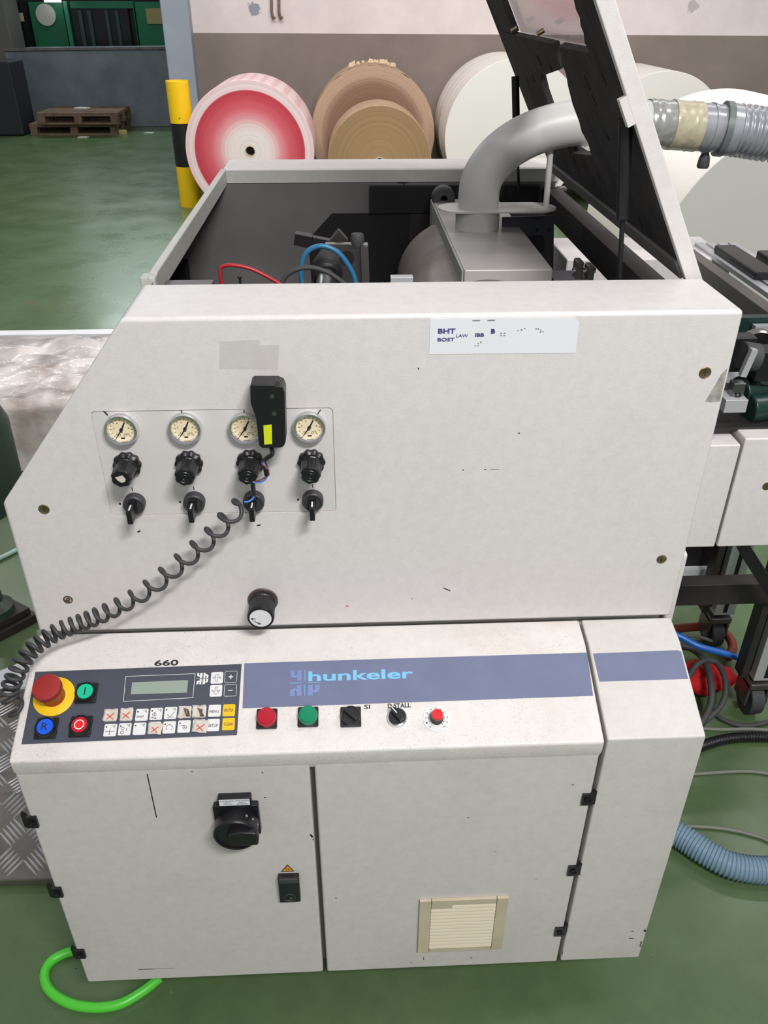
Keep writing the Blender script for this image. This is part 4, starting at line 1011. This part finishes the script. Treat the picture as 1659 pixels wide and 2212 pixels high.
MB().tube(cor, rs, 40).build('corrugated_hose', M['duct'], fd, sharp=80)
q = dp_(1524, 330); MB().lathe([(.010, -.030), (.012, -.026), (.0105, -.012), (.006, .0), (.005, .008)], (q.x, q.y, q.z+.002), 20).build('clamp_screw_knob', M['rubber'], fd)

# ================================================================ NEIGHBOURING FEEDER UNIT (right)
nb = thing('feeder_unit', 'aluminium framed feeder unit on castors right of the cream machine', 'machine', (1.04, .6, 0))
BF = frame((0, .2, 0), (1, 0, 0), (0, 0, 1), (0, -1, 0))
def Nn(px, py): q = ony(px, py, .2); return q.x, q.z
zb = Nn(1541, 1182)[1]; za = Nn(1602, 961)[1]; zB = Nn(1612, 948)[1]
MB().box(.517, Nn(1602, 960)[0], .2, .285, zb, za).build('cover_box', M['paint'], nb, bevel=.003)
cbx = MB().box(Nn(1611, 948)[0], .81, .2, .30, zb, zB).build('cover_box', M['paint'], nb, bevel=.003)
q = Nn(1656, 1050); MB(BF).lathe([(.0075, 0), (.0075, .001), (0, .001)], (q[0], q[1], 0), 20).build('cover_screw', M['brass'], nb)
MB().box(.515, .80, .25, .62, zb-.002, zb+.02).build('tray', M['steel_dull'], nb)
# aluminium legs with slots and castors
def leg(x, y_, z0, z1, parent):
    l_ = MB().box(x-.03, x+.03, y_-.03, y_+.03, z0, z1).build('profile_leg', M['alu'], parent, bevel=.002)
    MB().box(x-.006, x+.006, y_-.0305, y_-.029, z0+.01, z1).box(x-.0305, x-.029, y_-.006, y_+.006, z0+.01, z1).build('profile_slot', M['black_matt'], l_)
    return l_
def caster(x, y_, parent):
    w = MB().cyl((x-.018, y_, .048), (x+.018, y_, .048), .048, seg=32).build('castor_wheel', M['rubber'], parent, bevel=.004)
    MB().box(x-.030, x-.022, y_-.03, y_+.035, .04, .11).box(x+.022, x+.030, y_-.03, y_+.035, .04, .11).box(x-.03, x+.03, y_-.035, y_+.04, .10, .118).cyl((x, y_, .11), (x, y_, .13), .012).build('castor_fork', M['steel_dull'], parent, bevel=.002)
for y_ in (.535, .80):
    leg(1.045, y_, .128, .86, nb); caster(1.04, y_, nb)
    MB().box(.985, 1.004, y_-.02, y_+.02, .13, .80).build('steel_leg', M['brown_steel'], nb, bevel=.002)
zr = onx(1600, 1265, .85)
qa = ony(1480, 1262, .30)
MB().box(.55, 1.10, .49, .53, .395, .455).build('cross_bar', M['brown_steel'], nb, bevel=.002)
a = ony(1606, 1182, .42); b_ = ony(1665, 1262, .42)
MB().tube([a, b_+Vector((.03, 0, -.05))], .018, 4).build('diagonal_brace', M['black_matt'], nb)
MB().box(.56, 1.08, .88, .90, .17, .80).build('under_panel', M['black_matt'], nb)
MB().box(.60, 1.08, .86, .878, .17, .225).build('plinth_panel', M['white_board'], nb)
MB().box(.52, .80, .30, .50, zb+.02, zb+.15).build('gap_panel', M['black_matt'], nb)
# conveyor beam and slats running away at the top
x_b = .84
def Xb(px, py, x=x_b): q = onx(px, py, x); return q.y, q.z
MB().prism([(.10, 1.055), (1.06, 1.055), (1.06, 1.105), (.10, 1.105)], .80, .83, 0).build('conveyor_beam', mat('grey_beam', (96, 92, 90), .5, .3), nb, bevel=.002)
for i in range(4): MB().box(.85+i*.028, .870+i*.028, .45, 1.02, 1.097, 1.107).build('slat', M['alu'], nb)
MB().box(.86, .91, .70, .93, 1.107, 1.125).build('slide_block', M['black'], nb, bevel=.004)
MB().box(.93, 1.0, .72, .86, 1.107, 1.13).build('slide_block', M['black'], nb, bevel=.004)
# white crossing cover behind the lid
MB().box(.506, .90, .905, 1.11, 1.02, 1.10).build('cross_cover', M['paint'], nb, bevel=.004)
MB().box(.53, .60, .45, .90, .93, 1.00).build('inner_beam', M['black_matt'], nb)
MB().box(.62, .80, .30, .84, .935, .955).build('deck_plate', M['dark_steel'], nb)
MB().prism([(.35, .955), (.62, .955), (.62, 1.02), (.48, 1.02)], .69, .79, 0).build('white_guard', M['white_board'], nb)
MB().cyl((.56, .56, 1.06), (.70, .56, 1.06), .035, seg=30).build('belt_roller', M['dark_steel'], nb, bevel=.002)
# pulleys and motors
for px, py, yy, R in ((1626, 751, .36, .037), (1678, 794, .30, .042)):
    q = ony(px, py, yy)
    MB(frame(q, (1, 0, 0), (0, 0, 1), (0, -1, 0))).lathe([(0, 0), (R-.004, 0), (R, .003), (R, .014), (R-.003, .018), (R-.006, .014), (0, .014)], seg=44).build('pulley', M['steel'], nb, label='grey steel pulley disc')
q = ony(1617, 745, .30); MB().box(q.x-.03, q.x+.014, .30, .33, q.z-.05, q.z+.012).build('drive_box', M['black'], nb, bevel=.002)
q = ony(1654, 790, .27); MB().box(q.x-.013, q.x+.10, .27, .31, q.z-.03, q.z+.024).build('motor_box', M['black'], nb, bevel=.003)
q = ony(1610, 765, .29); MB().cyl((q.x-.01, .285, q.z), (q.x+.02, .285, q.z-.005), .024, seg=28).build('drive_roller', M['rubber'], nb, bevel=.003)
q = ony(1640, 835, .30); MB().cyl((q.x-.035, .30, q.z-.012), (q.x+.16, .34, q.z-.012), .030, seg=32).build('motor', M['green_motor'], nb, bevel=.004)
q = ony(1645, 868, .27); MB().cyl((q.x-.022, .27, q.z-.012), (q.x+.16, .30, q.z-.012), .026, seg=32).build('motor', M['green_motor'], nb, bevel=.004)
q = ony(1588, 838, .25); MB().box(q.x-.010, q.x+.010, .235, .255, q.z-.014, q.z+.014).build('clamp_block', M['steel'], nb, bevel=.001)
MB(frame((q.x, .235, q.z-.006), (1, 0, 0), (0, 0, 1), (0, -1, 0))).lathe([(.005, .0), (.005, .002), (.0035, .002), (.003, .0)], seg=16).build('clamp_screw', M['black'], nb)
q = ony(1582, 868, .24); MB().box(q.x-.020, q.x+.018, .222, .265, q.z-.012, q.z+.011).build('clamp_base', M['alu'], nb, bevel=.001)
q0 = ony(1603, 812, .26); q1 = ony(1629, 754, .26); MB().tube([q0, q1], .0075, 4).build('strut_bar', M['alu'], nb)
q = ony(1640, 700, .45); MB().box(q.x-.06, q.x+.2, .45, .47, q.z-.02, q.z+.012).build('green_rail', M['green_motor'], nb)
q = ony(1650, 703, .44); MB().box(q.x-.02, q.x+.2, .43, .445, q.z-.008, q.z+.002).build('slat', M['alu'], nb)
MB().box(.52, .95, .235, .62, zB-.004, zB+.004).build('bed_plate', M['dark_steel'], nb)
MB().box(.50+.02, .80, .60, .64, .97, 1.03).build('green_panel', M['green_motor'], nb)

# ================================================================ CABLES AND HOSES ON THE FLOOR
def floor_cable(name, pts, r, ma, label, cat, zs=None, seg=10, corr=0, group=None):
    P3 = []
    for i, p in enumerate(pts):
        z = r+(zs[i] if zs else 0); q = onz(p[0], p[1], z); P3.append(q)
    sp_ = smooth_path(P3, 10 if not corr else 40)
    rs = r if not corr else [r*(1+corr*math.sin(i*2*math.pi/ (5 if corr else 1))) for i in range(len(sp_))]
    return tag(MB().tube(sp_, rs, seg).build(name, ma, sharp=80), label, cat, group)
floor_cable('green_hose', [(190, 2052), (150, 2056), (112, 2075), (96, 2105), (108, 2140), (150, 2167), (205, 2176), (260, 2168), (310, 2140), (345, 2112)], .0095, M['green_hose'], 'bright green hose looping out from under the left door', 'hose', seg=16)
def corr_hose(name, pts, r, ma, label, amp, per, zs=None):
    P3 = [onz(p[0], p[1], r+(zs[i] if zs else 0)) for i, p in enumerate(pts)]
    sp_ = smooth_path(P3, 12); L = sum((b-a).length for a, b in zip(sp_, sp_[1:])); n = int(L/per*6)
    acc = [0]
    for a, b in zip(sp_, sp_[1:]): acc.append(acc[-1]+(b-a).length)
    out = []; j = 0
    for i in range(n+1):
        s_ = L*i/n
        while j < len(acc)-2 and acc[j+1] < s_: j += 1
        out.append(sp_[j].lerp(sp_[j+1], (s_-acc[j])/max(1e-9, acc[j+1]-acc[j])))
    return tag(MB().tube(out, [r*(1+amp*math.sin(i*2*math.pi/6)) for i in range(n+1)], 24).build(name, ma, sharp=80), label, 'hose')
M['bg_hose'] = mat('blue_grey_hose', (120, 146, 166), .35)
corr_hose('corrugated_hose', [(1310, 1722), (1400, 1770), (1470, 1806), (1530, 1845), (1590, 1872), (1670, 1880), (1800, 1868), (2000, 1800)], .028, M['bg_hose'], 'blue-grey corrugated hose on the green floor beside the end housing', .07, .008)
corr_hose('cable_conduit', [(1375, 1682), (1440, 1650), (1500, 1618), (1560, 1598), (1620, 1592), (1720, 1594), (1950, 1600)], .0125, M['black'], 'black corrugated cable conduit lying on the green floor', .10, .008)
floor_cable('grey_cable', [(1425, 1675), (1480, 1673), (1520, 1671), (1580, 1667), (1625, 1667), (1665, 1673), (1720, 1690), (1950, 1720)], .0045, M['cable_grey'], 'thin grey cable on the floor between black conduit and blue-grey hose', 'cable')
floor_cable('grey_cable', [(1452, 1784), (1530, 1787), (1590, 1795), (1640, 1808), (1700, 1825), (1950, 1850)], .0045, M['cable_grey'], 'thin grey cable running just behind the blue-grey hose', 'cable')
floor_cable('grey_cable', [(1330, 1575), (1500, 1574), (1560, 1576), (1620, 1575), (1700, 1578), (1900, 1570)], .005, M['cable_grey'], 'straight grey cable just behind the black conduit', 'cable')
floor_cable('black_cable', [(1440, 1590), (1480, 1588), (1520, 1560), (1560, 1520), (1567, 1470), (1545, 1430), (1510, 1432), (1480, 1470), (1440, 1500)], .008, M['rubber'], 'thick black cable looped over the red fabric', 'cable', zs=[0, 0, .02, .05, .08, .09, .09, .06, .03])
floor_cable('black_cable', [(1440, 1395), (1490, 1400), (1520, 1425), (1535, 1470), (1535, 1520), (1512, 1565), (1470, 1600)], .009, M['rubber'], 'black cable bending down right beside the end housing', 'cable', zs=[.08, .08, .08, .08, .05, .02, .0])
floor_cable('black_cable', [(1530, 1530), (1565, 1556), (1610, 1568), (1659, 1560), (1710, 1545), (1900, 1530)], .0065, M['rubber'], 'black cable curving past the near castor', 'cable', zs=[0, 0, 0, 0, 0, 0])
floor_cable('blue_air_tube', [(1440, 1362), (1475, 1378), (1510, 1396), (1560, 1410), (1600, 1422)], .009, M['blue_tube'], 'bright blue air tube crossing behind the end housing', 'hose', zs=[.16, .15, .14, .13, .12], seg=14)
floor_cable('red_hose', [(1440, 1362), (1480, 1356), (1530, 1354), (1570, 1372), (1583, 1398), (1572, 1420)], .013, M['rust_hose'], 'rusty red hose curving around the far castor', 'hose', zs=[.03]*6, seg=14)
floor_cable('thin_cable', [(1450, 1372), (1500, 1374), (1540, 1385)], .005, M['cable_grey'], 'short grey cable below the rusty red hose', 'cable', zs=[.04]*3)
# red fabric bundle
mb = MB(); c_ = onz(1516, 1464, .03); mb.sphere((0, 0, 0), 1, 28)
for v in mb.bm.verts:
    d = v.co.copy(); n1 = noise.noise(d*2.2+Vector((3, 1, 2)))*.35+noise.noise(d*6)*.12
    v.co = Vector((d.x*.095, d.y*.055, d.z*.028))*(1+n1)+Vector((c_.x, c_.y, .034))
tag(mb.build('red_bag', M['red_cloth'], sharp=80), 'crumpled red fabric bag under the cables by the end housing', 'bag')

# ================================================================ LEFT SIDE
# checker plate step
stp = thing('checker_plate_step', 'aluminium checker plate step left of the control cabinet', 'step', (-.85, .3, 0))
PSTEP = [(.088, .004), (.54, .004), (.54, .135), (.225, .135), (.095, .030), (.088, .026)]
MB().prism(PSTEP, -1.25, -.512, 0).build('step_plate', M['tread'], stp, bevel=.006, seg=3)
MB().box(-1.25, -.512, .11, .52, 0, .004).build('step_base', M['steel_dull'], stp)
tr = MB()
def lens(Mx, L_, w, h):
    b_ = MB(tr.M); n = 8; top = []; lo = []
    base = []
    for i in range(n+1):
        t = i/n; ww = w*math.sin(math.pi*t)**.6 if 0 < t < 1 else 0.0002
        base.append(((t-.5)*L_, ww/2))
    pts = base+[(x, -y_) for x, y_ in reversed(base[1:-1])]
    vs = [tr.bm.verts.new(Mx @ Vector((x, y_, 0))) for x, y_ in pts]; r0 = tr.bm.verts.new(Mx @ Vector((-L_*.3, 0, h))); r1_ = tr.bm.verts.new(Mx @ Vector((L_*.3, 0, h)))
    m_ = len(vs)
    for i in range(m_):
        x = (pts[i][0]+pts[(i+1) % m_][0])/2; tr.bm.faces.new((vs[i], vs[(i+1) % m_], r0 if x < 0 else r1_))
    tr.bm.faces.new((vs[n//2], r1_, r0)); tr.bm.faces.new((vs[m_-n//2], r0, r1_))
def tread_field(F, U, V):
    cs = .058; nu = int(U/cs)+1; nv = int(V/cs)+1
    for i in range(nu):
        for j in range(nv):
            a = 45 if (i+j) % 2 == 0 else -45
            for k in range(5):
                off = (k-2)*.0095; uu = (i+.5)*cs; vv = (j+.5)*cs
                R_ = Matrix.Translation((uu, vv, 0)) @ Matrix.Rotation(math.radians(a), 4, 'Z') @ Matrix.Translation((0, off, 0))
                if uu < .012 or uu > U-.012 or vv < .02 or vv > V-.015: continue
                lens(F @ R_, .046, .0048, .0016)
e_ = Vector((0, .13, .105)); Ls = e_.length; e_.normalize()
tread_field(frame((-1.25, .095, .030), (1, 0, 0), e_, Vector((1, 0, 0)).cross(e_)), .738, Ls+.012)
tread_field(frame((-1.25, .225, .135), (1, 0, 0), (0, 1, 0), (0, 0, 1)), .738, .31)
tr.build('tread_ribs', M['alu'], stp)
# white board beyond the step
wb_ = MB().prism([onz(-60, 1478, .14)[:2], onz(75, 1422, .14)[:2], onz(62, 1484, .14)[:2], onz(0, 1502, .14)[:2], onz(-60, 1520, .14)[:2]][::-1], .1385, .146)
tag(wb_.build('white_board', M['white_board']), 'white board lying across the back of the checker plate step', 'board')
# wrapped pallet stack
wp = thing('wrapped_stack', 'stack of cartons under crinkled plastic film behind the machine, left', 'stack', (-1.7, 2.2, 0))
ZW = .32; SF = onz(30, 868, ZW).y; SB = onz(100, 716, ZW).y; SX0 = -2.7; SX1 = -.72
MB().box(SX0, SX1-.03, SF+.02, SB-.12, .0, ZW-.04).build('carton', M['brown_card'], wp, bevel=.006)
MB().box(SX0, SX1, SB-.055, SB+.005, .0, ZW+.006).build('back_board', M['white_board'], wp, bevel=.002)
MB().box(SX1-.95, SX1-.05, SB-.30, SB-.14, ZW-.05, ZW-.025).build('dark_sheet', mat('mauve_grey_sheet', (112, 100, 100), .6), wp)
mb = MB(); NX, NY = 90, 56; g = []
for j in range(NY):
    row = []
    for i in range(NX):
        t = j/(NY-1); x = SX0+(SX1-SX0)*i/(NX-1)
        if t < .75: y_ = SB-.02-(SB-SF)*(t/.75); z = ZW
        else: y_ = SF-.02; z = ZW-(t-.75)/.25*.27
        k_ = x*2.2+y_*5.5
        a_ = x*3.2+y_*3.4; b__ = y_*4.2-x*2.4
        nn = abs(noise.noise(Vector((a_, b__*.6, 3))))*.055+abs(noise.noise(Vector((b__*1.6, a_*.5, 9))))*.035
        p = Vector((x, y_, z))
        if t < .75: p.z += nn*min(1, t*8)-.008
        else: p.y -= nn
        row.append(mb.v(p))
    g.append(row)
for j in range(NY-1):
    for i in range(NX-1): mb.bm.faces.new((g[j][i], g[j][i+1], g[j+1][i+1], g[j+1][i]))
mb.build('plastic_film', M['film'], wp, sharp=80)
# dark green pump on its base plate at the left edge
q = onz(64, 1312, .055)
gm = thing('green_pump', 'dark green machine column on a bolted brown base plate at the left edge', 'machine', (q.x-.22, q.y+.02, 0))
ang = math.radians(-26)
GF = frame((q.x, q.y, 0), (math.cos(ang), math.sin(ang), 0), (-math.sin(ang), math.cos(ang), 0), (0, 0, 1))
e1 = (onz(0, 1345, .055)-onz(64, 1312, .055)); e2 = (onz(10, 1285, .055)-onz(64, 1312, .055))
e1.z = 0; e2.z = 0; e1.normalize(); e2.normalize()
p0 = Vector((q.x, q.y, 0))
def quad(L1, L2, off=0): return [tuple((p0+e1*off*-1+e2*off*-1)[:2]), tuple((p0+e1*L1+e2*-off)[:2]), tuple((p0+e1*L1+e2*L2)[:2]), tuple((p0+e2*L2-e1*off)[:2])]
MB().prism(quad(.40, .32), .032, .055).build('base_plate', M['brown_steel'], gm, bevel=.002)
MB().prism(quad(.42, .34, .012), 0, .030).build('base_foot', M['brown_steel'], gm, bevel=.002)
q2 = onx(22, 985, q.x-.10)
gx = ony(22, 975, q.y-.02)
rC = .17
cx_ = gx.x-rC+.0
MB().lathe([(.055, .055), (.055, .08), (.03, .10), (.03, .36), (.07, .385), (rC*.9, .43), (rC, .50), (rC*1.02, .66), (rC*.85, .74), (0, .77)], (cx_, gx.y, 0), 40).build('column_body', M['pump_green'], gm)
o = floor_cable('pale_cable', [(-60, 1235), (0, 1206), (28, 1192), (60, 1176)], .008, M['green_cable'], 'pale green cable on the floor left of the machine', 'cable')

# ================================================================ PAPER ROLLS
def roll(name, label, px, py, Y, R, D_, face, side, cat='paper roll', core=.035, group=None, zc=None, ragged=0, rings=()):
    q = ony(px, py, Y); zc = R+.002 if zc is None else zc
    F = frame((q.x, Y, zc), (1, 0, 0), (0, 0, 1), (0, -1, 0))
    t = thing(name, label, cat, (q.x, Y+D_/2, 0), group)
    prof_ = [(R-.004, 0), (R, -.004)]
    last = .004
    for d_ in rings: prof_ += [(R, -(D_*d_-.006)), (R-.006, -D_*d_), (R, -(D_*d_+.006))]
    prof_ += [(R, -D_+.004), (R-.004, -D_)]
    fn = None
    if ragged:
        fn = lambda k, s, h: 1+ragged*noise.noise(Vector((k*.35, h*6, 1)))
    MB(F).lathe(prof_+[(core, -D_)], seg=96, fn=fn).build('paper_web', side, t, origin=(q.x, Y+D_/2, zc))
    MB(F).lathe([(R-.004, 0), (core, .001)], seg=96, fn=(lambda k, s, h: 1) if not ragged else None).build('roll_end', face, t, origin=(q.x, Y, zc))
    MB(F).lathe([(core, -.3), (core, .002), (core-.008, .002), (core-.008, -.3), (core-.009, -.3)], seg=40).build('core_tube', mat(name+'_core', (196, 180, 160), .8), t)
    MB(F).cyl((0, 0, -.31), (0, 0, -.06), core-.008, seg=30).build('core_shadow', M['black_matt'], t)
    return t
wr = lin
red_face = roll_mat('red_roll_face', [(0, wr((226, 216, 210))), (.30, wr((234, 220, 216))), (.40, wr((234, 204, 202))), (.50, wr((226, 150, 156))), (.62, wr((214, 98, 110))), (.76, wr((200, 70, 84))), (.865, wr((188, 52, 68))), (.873, wr((228, 196, 196))), (.93, wr((232, 212, 212))), (1.0, wr((228, 192, 194)))], .540, .06, 36)
red_side = bands_mat('pink_roll_side', 0, .045, (230, 206, 204), (224, 184, 184), .5, .7)
roll('paper_roll', 'red and white printed paper roll beside the yellow bollard', 540, 322, 6.40, .530, .68, red_face, red_side, core=.045)
brown_face = roll_mat('brown_roll_face', [(0, wr((176, 140, 104))), (.3, wr((150, 114, 84))), (.6, wr((128, 95, 70))), (.9, wr((138, 106, 84))), (1, wr((180, 150, 126)))], .56, .30, 60)
kraft_face = roll_mat('kraft_roll_face', [(0, wr((196, 160, 114))), (.2, wr((160, 129, 92))), (1, wr((150, 120, 85)))], .44, .05, 20)
roll('paper_roll', 'large ragged brown kraft paper roll behind the smaller one', 806, 320, 7.10, .56, .48, brown_face, M['kraft_s'], ragged=.02)
roll('paper_roll', 'smaller smooth brown kraft roll with a dark core hole, in front', 820, 335, 6.40, .437, .45, kraft_face, M['kraft_s'], core=.045)
white_face = mat('white_roll_face', (222, 218, 212), .7, var=.03, vscale=1.5)
roll('paper_roll', 'white paper roll between the brown rolls and the raised lid', 1112, 290, 6.60, .60, .95, white_face, M['roll_white'], rings=(.32, .5, .75))
roll('paper_roll', 'white paper roll seen just right of the raised lid', 1424, 290, 6.4, .56, .95, white_face, M['roll_white'], rings=(.4,))
q = ony(1800, 300, 2.4)
t3 = roll('paper_roll', 'largest white paper roll behind the silver suction hose at the right edge', 1790, 300, 2.4, .62, 1.05, white_face, M['roll_white'], rings=(.2,))
# scraps of torn paper on top of the big brown roll
q = ony(800, 150, 7.1)
mb = MB()
for i in range(26):
    a = math.radians(random.uniform(70, 112)-0); R_ = .577; cx0 = ony(806, 320, 7.10).x
    x = cx0+R_*math.cos(a); z = .572+R_*math.sin(a); y_ = 7.11+random.uniform(0, .12); s_ = random.uniform(.012, .03)
    mb.prism([(x-s_, z-.01), (x+s_*.7, z-.012), (x+s_*.5, z+s_*random.uniform(.3, 1)), (x-s_*.6, z+s_*random.uniform(.2, .8))], y_, y_+.01, 1)
tag(mb.build('torn_paper', mat('torn_kraft', (214, 188, 160), .8)), 'torn curls of kraft paper on top of the large brown roll', 'paper scraps', kind='stuff')

# ================================================================ BOLLARD
bc_ = onz(417, 449, 0); bx_, by_ = bc_.x-.03, bc_.y+.10
def zat(px, py): return ony(px, py, by_-.1).z
M['bollard'] = bollard_mat(zat(400, 362), zat(396, 268))
zt_ = zat(380, 176)
tag(MB().lathe([(.096, 0), (.096, zt_-.004), (.093, zt_), (.086, zt_), (.084, zt_-.02), (0, zt_-.02)], (bx_, by_, 0), 40).build('bollard', M['bollard']), 'yellow and black striped steel bollard in front of the grey pillar', 'bollard')
# bent pipes on the wall
for px in (588, 604):
    pts = [onwall(px, -60), onwall(px, 18), onwall(px+1, 30), onwall(px+3, 38), onwall(px+8, 38)]
    pts = [p+wn*.03 for p in pts]; pts[-1] += wn*.03
    tag(MB().tube(smooth_path(pts, 6), .012, 12).build('wall_pipe', M['rust']), 'rusty hooked pipe end on the back wall, '+('left' if px == 588 else 'right')+' one of two', 'pipe', 'hooked pipe ends on the wall')

# ================================================================ FAR LEFT BACKGROUND
cl_ = onz(50, 275, 0); YC = cl_.y
def far(px, py, yy): q = ony(px, py, yy); return q.x, q.z
skip = MB().prism([far(50, 275, YC), (far(380, 272, YC)[0]+.4, 0), (far(380, 105, YC)[0]+.4, far(300, 105, YC)[1]), far(8, 110, YC)], YC, YC+1.1, 1)
sk = tag(skip.build('steel_skip', M['galv'], bevel=.01), 'large grey galvanised steel skip behind the pallets', 'skip')
MB().prism([(far(8, 110, YC)[0]-.02, far(8, 110, YC)[1]-.0), (far(380, 105, YC)[0]+.42, far(300, 105, YC)[1]), (far(380, 105, YC)[0]+.42, far(300, 105, YC)[1]+.03), (far(8, 110, YC)[0]-.02, far(8, 110, YC)[1]+.03)], YC-.03, YC+.03, 1).build('skip_rim', M['steel_dull'], sk)
o = MB().box(far(-60, 200, YC-.9)[0], far(34, 200, YC-.9)[0], YC-.9, YC-.35, 0, far(20, 132, YC-.9)[1]).build('dark_bin', mat('black_bin', (24, 27, 32), .6), bevel=.03)
tag(o, 'black bin left of the galvanised skip', 'bin')
# two stacked pallets
def pallet(name, label, px0, px1, py, z0, dy=0):
    a = onz(px0, py, z0); b_ = onz(px1, py, z0); w = b_.x-a.x; D_ = .8; y0 = (a.y+b_.y)/2+dy; x0 = a.x
    t = thing(name, label, 'pallet', (x0+w/2, y0+D_/2, z0), 'pallets by the skip')
    blk = None; bb = None; db = None
    for j, yy in enumerate((0, .35, .70)):
        for i in range(3):
            o_ = (i*(w-.10)/2, yy, 0)
            if blk is None: blk = MB().box(x0, x0+.10, y0, y0+.10, z0+.022, z0+.10).build('block', M['wood'], t)
            else: c_ = blk.copy(); COL.objects.link(c_); c_.parent = t; c_.location = blk.location+Vector(o_)
        if bb is None: bb = MB().box(x0, x0+w, y0, y0+.10, z0, z0+.022).build('bottom_board', M['wood'], t)
        else: c_ = bb.copy(); COL.objects.link(c_); c_.parent = t; c_.location = bb.location+Vector((0, yy, 0))
    for k in range(5):
        if db is None: db = MB().box(x0, x0+w, y0, y0+.13, z0+.10, z0+.144).build('deck_board', M['wood'], t)
        else: c_ = db.copy(); COL.objects.link(c_); c_.parent = t; c_.location = db.location+Vector((0, k*.1675, 0))
    return t
pallet('wooden_pallet', 'lower of two stacked wooden pallets in front of the skip', 68, 255, 292, 0)
pallet('wooden_pallet', 'upper of two stacked wooden pallets in front of the skip', 84, 256, 269, .146, .0)
q = onz(175, 234, .30); tag(MB().prism([(q.x-.1, q.y), (q.x+.08, q.y-.03), (q.x+.12, q.y+.05), (q.x-.04, q.y+.08)], .292, .31).build('plastic_scrap', M['litter']), 'crumpled clear plastic scrap on the upper pallet', 'scrap')
for px, py, ma, lb in ((180, 297, 'litter', 'white scrap of paper on the floor in front of the pallets'), (263, 290, 'litter_yellow', 'yellowish scrap beside the right end of the pallets'), (322, 288, 'litter', 'white scrap on the floor right of the pallets'), (80, 257, 'litter_yellow', 'small yellow scrap tucked at the pallets left side')):
    q = onz(px, py, .0); s_ = .07
    tag(MB().prism([(q.x-s_, q.y-.02), (q.x+s_*.8, q.y-.03), (q.x+s_, q.y+.04), (q.x-s_*.5, q.y+.05)], .001, .012 if px != 263 else .05).build('floor_scrap', M[ma]), lb, 'scrap')
q = onz(68, 652, 0); tag(MB().prism([(q.x-.03, q.y-.006), (q.x+.02, q.y-.009), (q.x+.03, q.y+.004), (q.x-.02, q.y+.008)], .0008, .003).build('leaf_scrap', M['rust']), 'small brown scrap on the green floor at left', 'scrap')
# far green machine
YG = 14.2
fg = thing('green_press', 'dark green factory press with a black glazed front, far behind the skip', 'machine', (far(200, 60, YG)[0], YG+.5, 0))
def fb(name, px0, py0, px1, py1, ma, y0=0, y1=.05, bottom=None, parent=None, slant=0):
    a = far(px0, py0, YG+y0); b_ = far(px1, py1, YG+y0); z0 = b_[1] if bottom is None else bottom
    return MB().box(a[0], b_[0], YG+y0, YG+y1, min(z0, a[1]), max(z0, a[1])).build(name, ma, parent or fg)
fb('press_body', 30, 2, 420, 90, M['far_black'], .1, 1.0, 0)
pg = fb('side_panel', 60, 4, 150, 100, M['far_green'], 0, .1, .3)
fb('side_panel', 290, 4, 420, 100, M['far_green'], -.02, .1, .3)
fb('window_post', 286, 2, 299, 100, mat('green_post', (20, 140, 100), .4), -.06, .1, .3)
fb('window_post', 143, 2, 152, 100, mat('green_post_b', (40, 120, 90), .4), -.05, .1, .3)
fb('window_rail', 150, 2, 290, 18, M['far_green'], -.02, .08)
fb('press_window', 152, 18, 286, 100, M['far_black'], 0, .05, .3)
for px in (175, 195, 232, 254): fb('roller_post', px, 22, px+5, 100, mat('dark_teal_post', (36, 66, 60), .4), -.04, -.01, .3)
fb('black_frame', 40, 0, 60, 100, M['far_black'], -.05, .1, .2)
fb('paper_notice', 314, 18, 360, 52, mat('yellowed_notice', (150, 142, 92), .7), -.04, -.03)
fb('small_notice', 41, 28, 52, 46, mat('small_notice', (190, 176, 150), .7), -.08, -.06)
c_ = far(99, 32, YG-.02); MB().cyl((c_[0], YG-.03, c_[1]), (c_[0], YG, c_[1]), .15, seg=36).build('round_sign', mat('pale_disc', (176, 178, 166), .6), fg)
a = far(-60, -40, 13.3); b_ = far(26, 95, 13.3)
tag(MB().box(a[0], b_[0], 13.3, 13.9, 0, a[1]).build('grey_cabinet', M['far_grey'], bevel=.02), 'grey cabinet at the top left corner beside the green press', 'cabinet')
# light tube seen as a small glow above the press
a = far(112, 3, YG-.2); b_ = far(124, -4, YG-.2)
tag(MB().box(a[0]-.1, b_[0]+.05, YG-.25, YG-.2, a[1]-.01, a[1]+.03).build('lamp_tube', mat('lit_tube', (255, 255, 255), .5, emit=6)), 'small glowing lamp above the green press', 'lamp')
# remove stray temporary meshes
for me in list(bpy.data.meshes):
    if me.users == 0: bpy.data.meshes.remove(me)
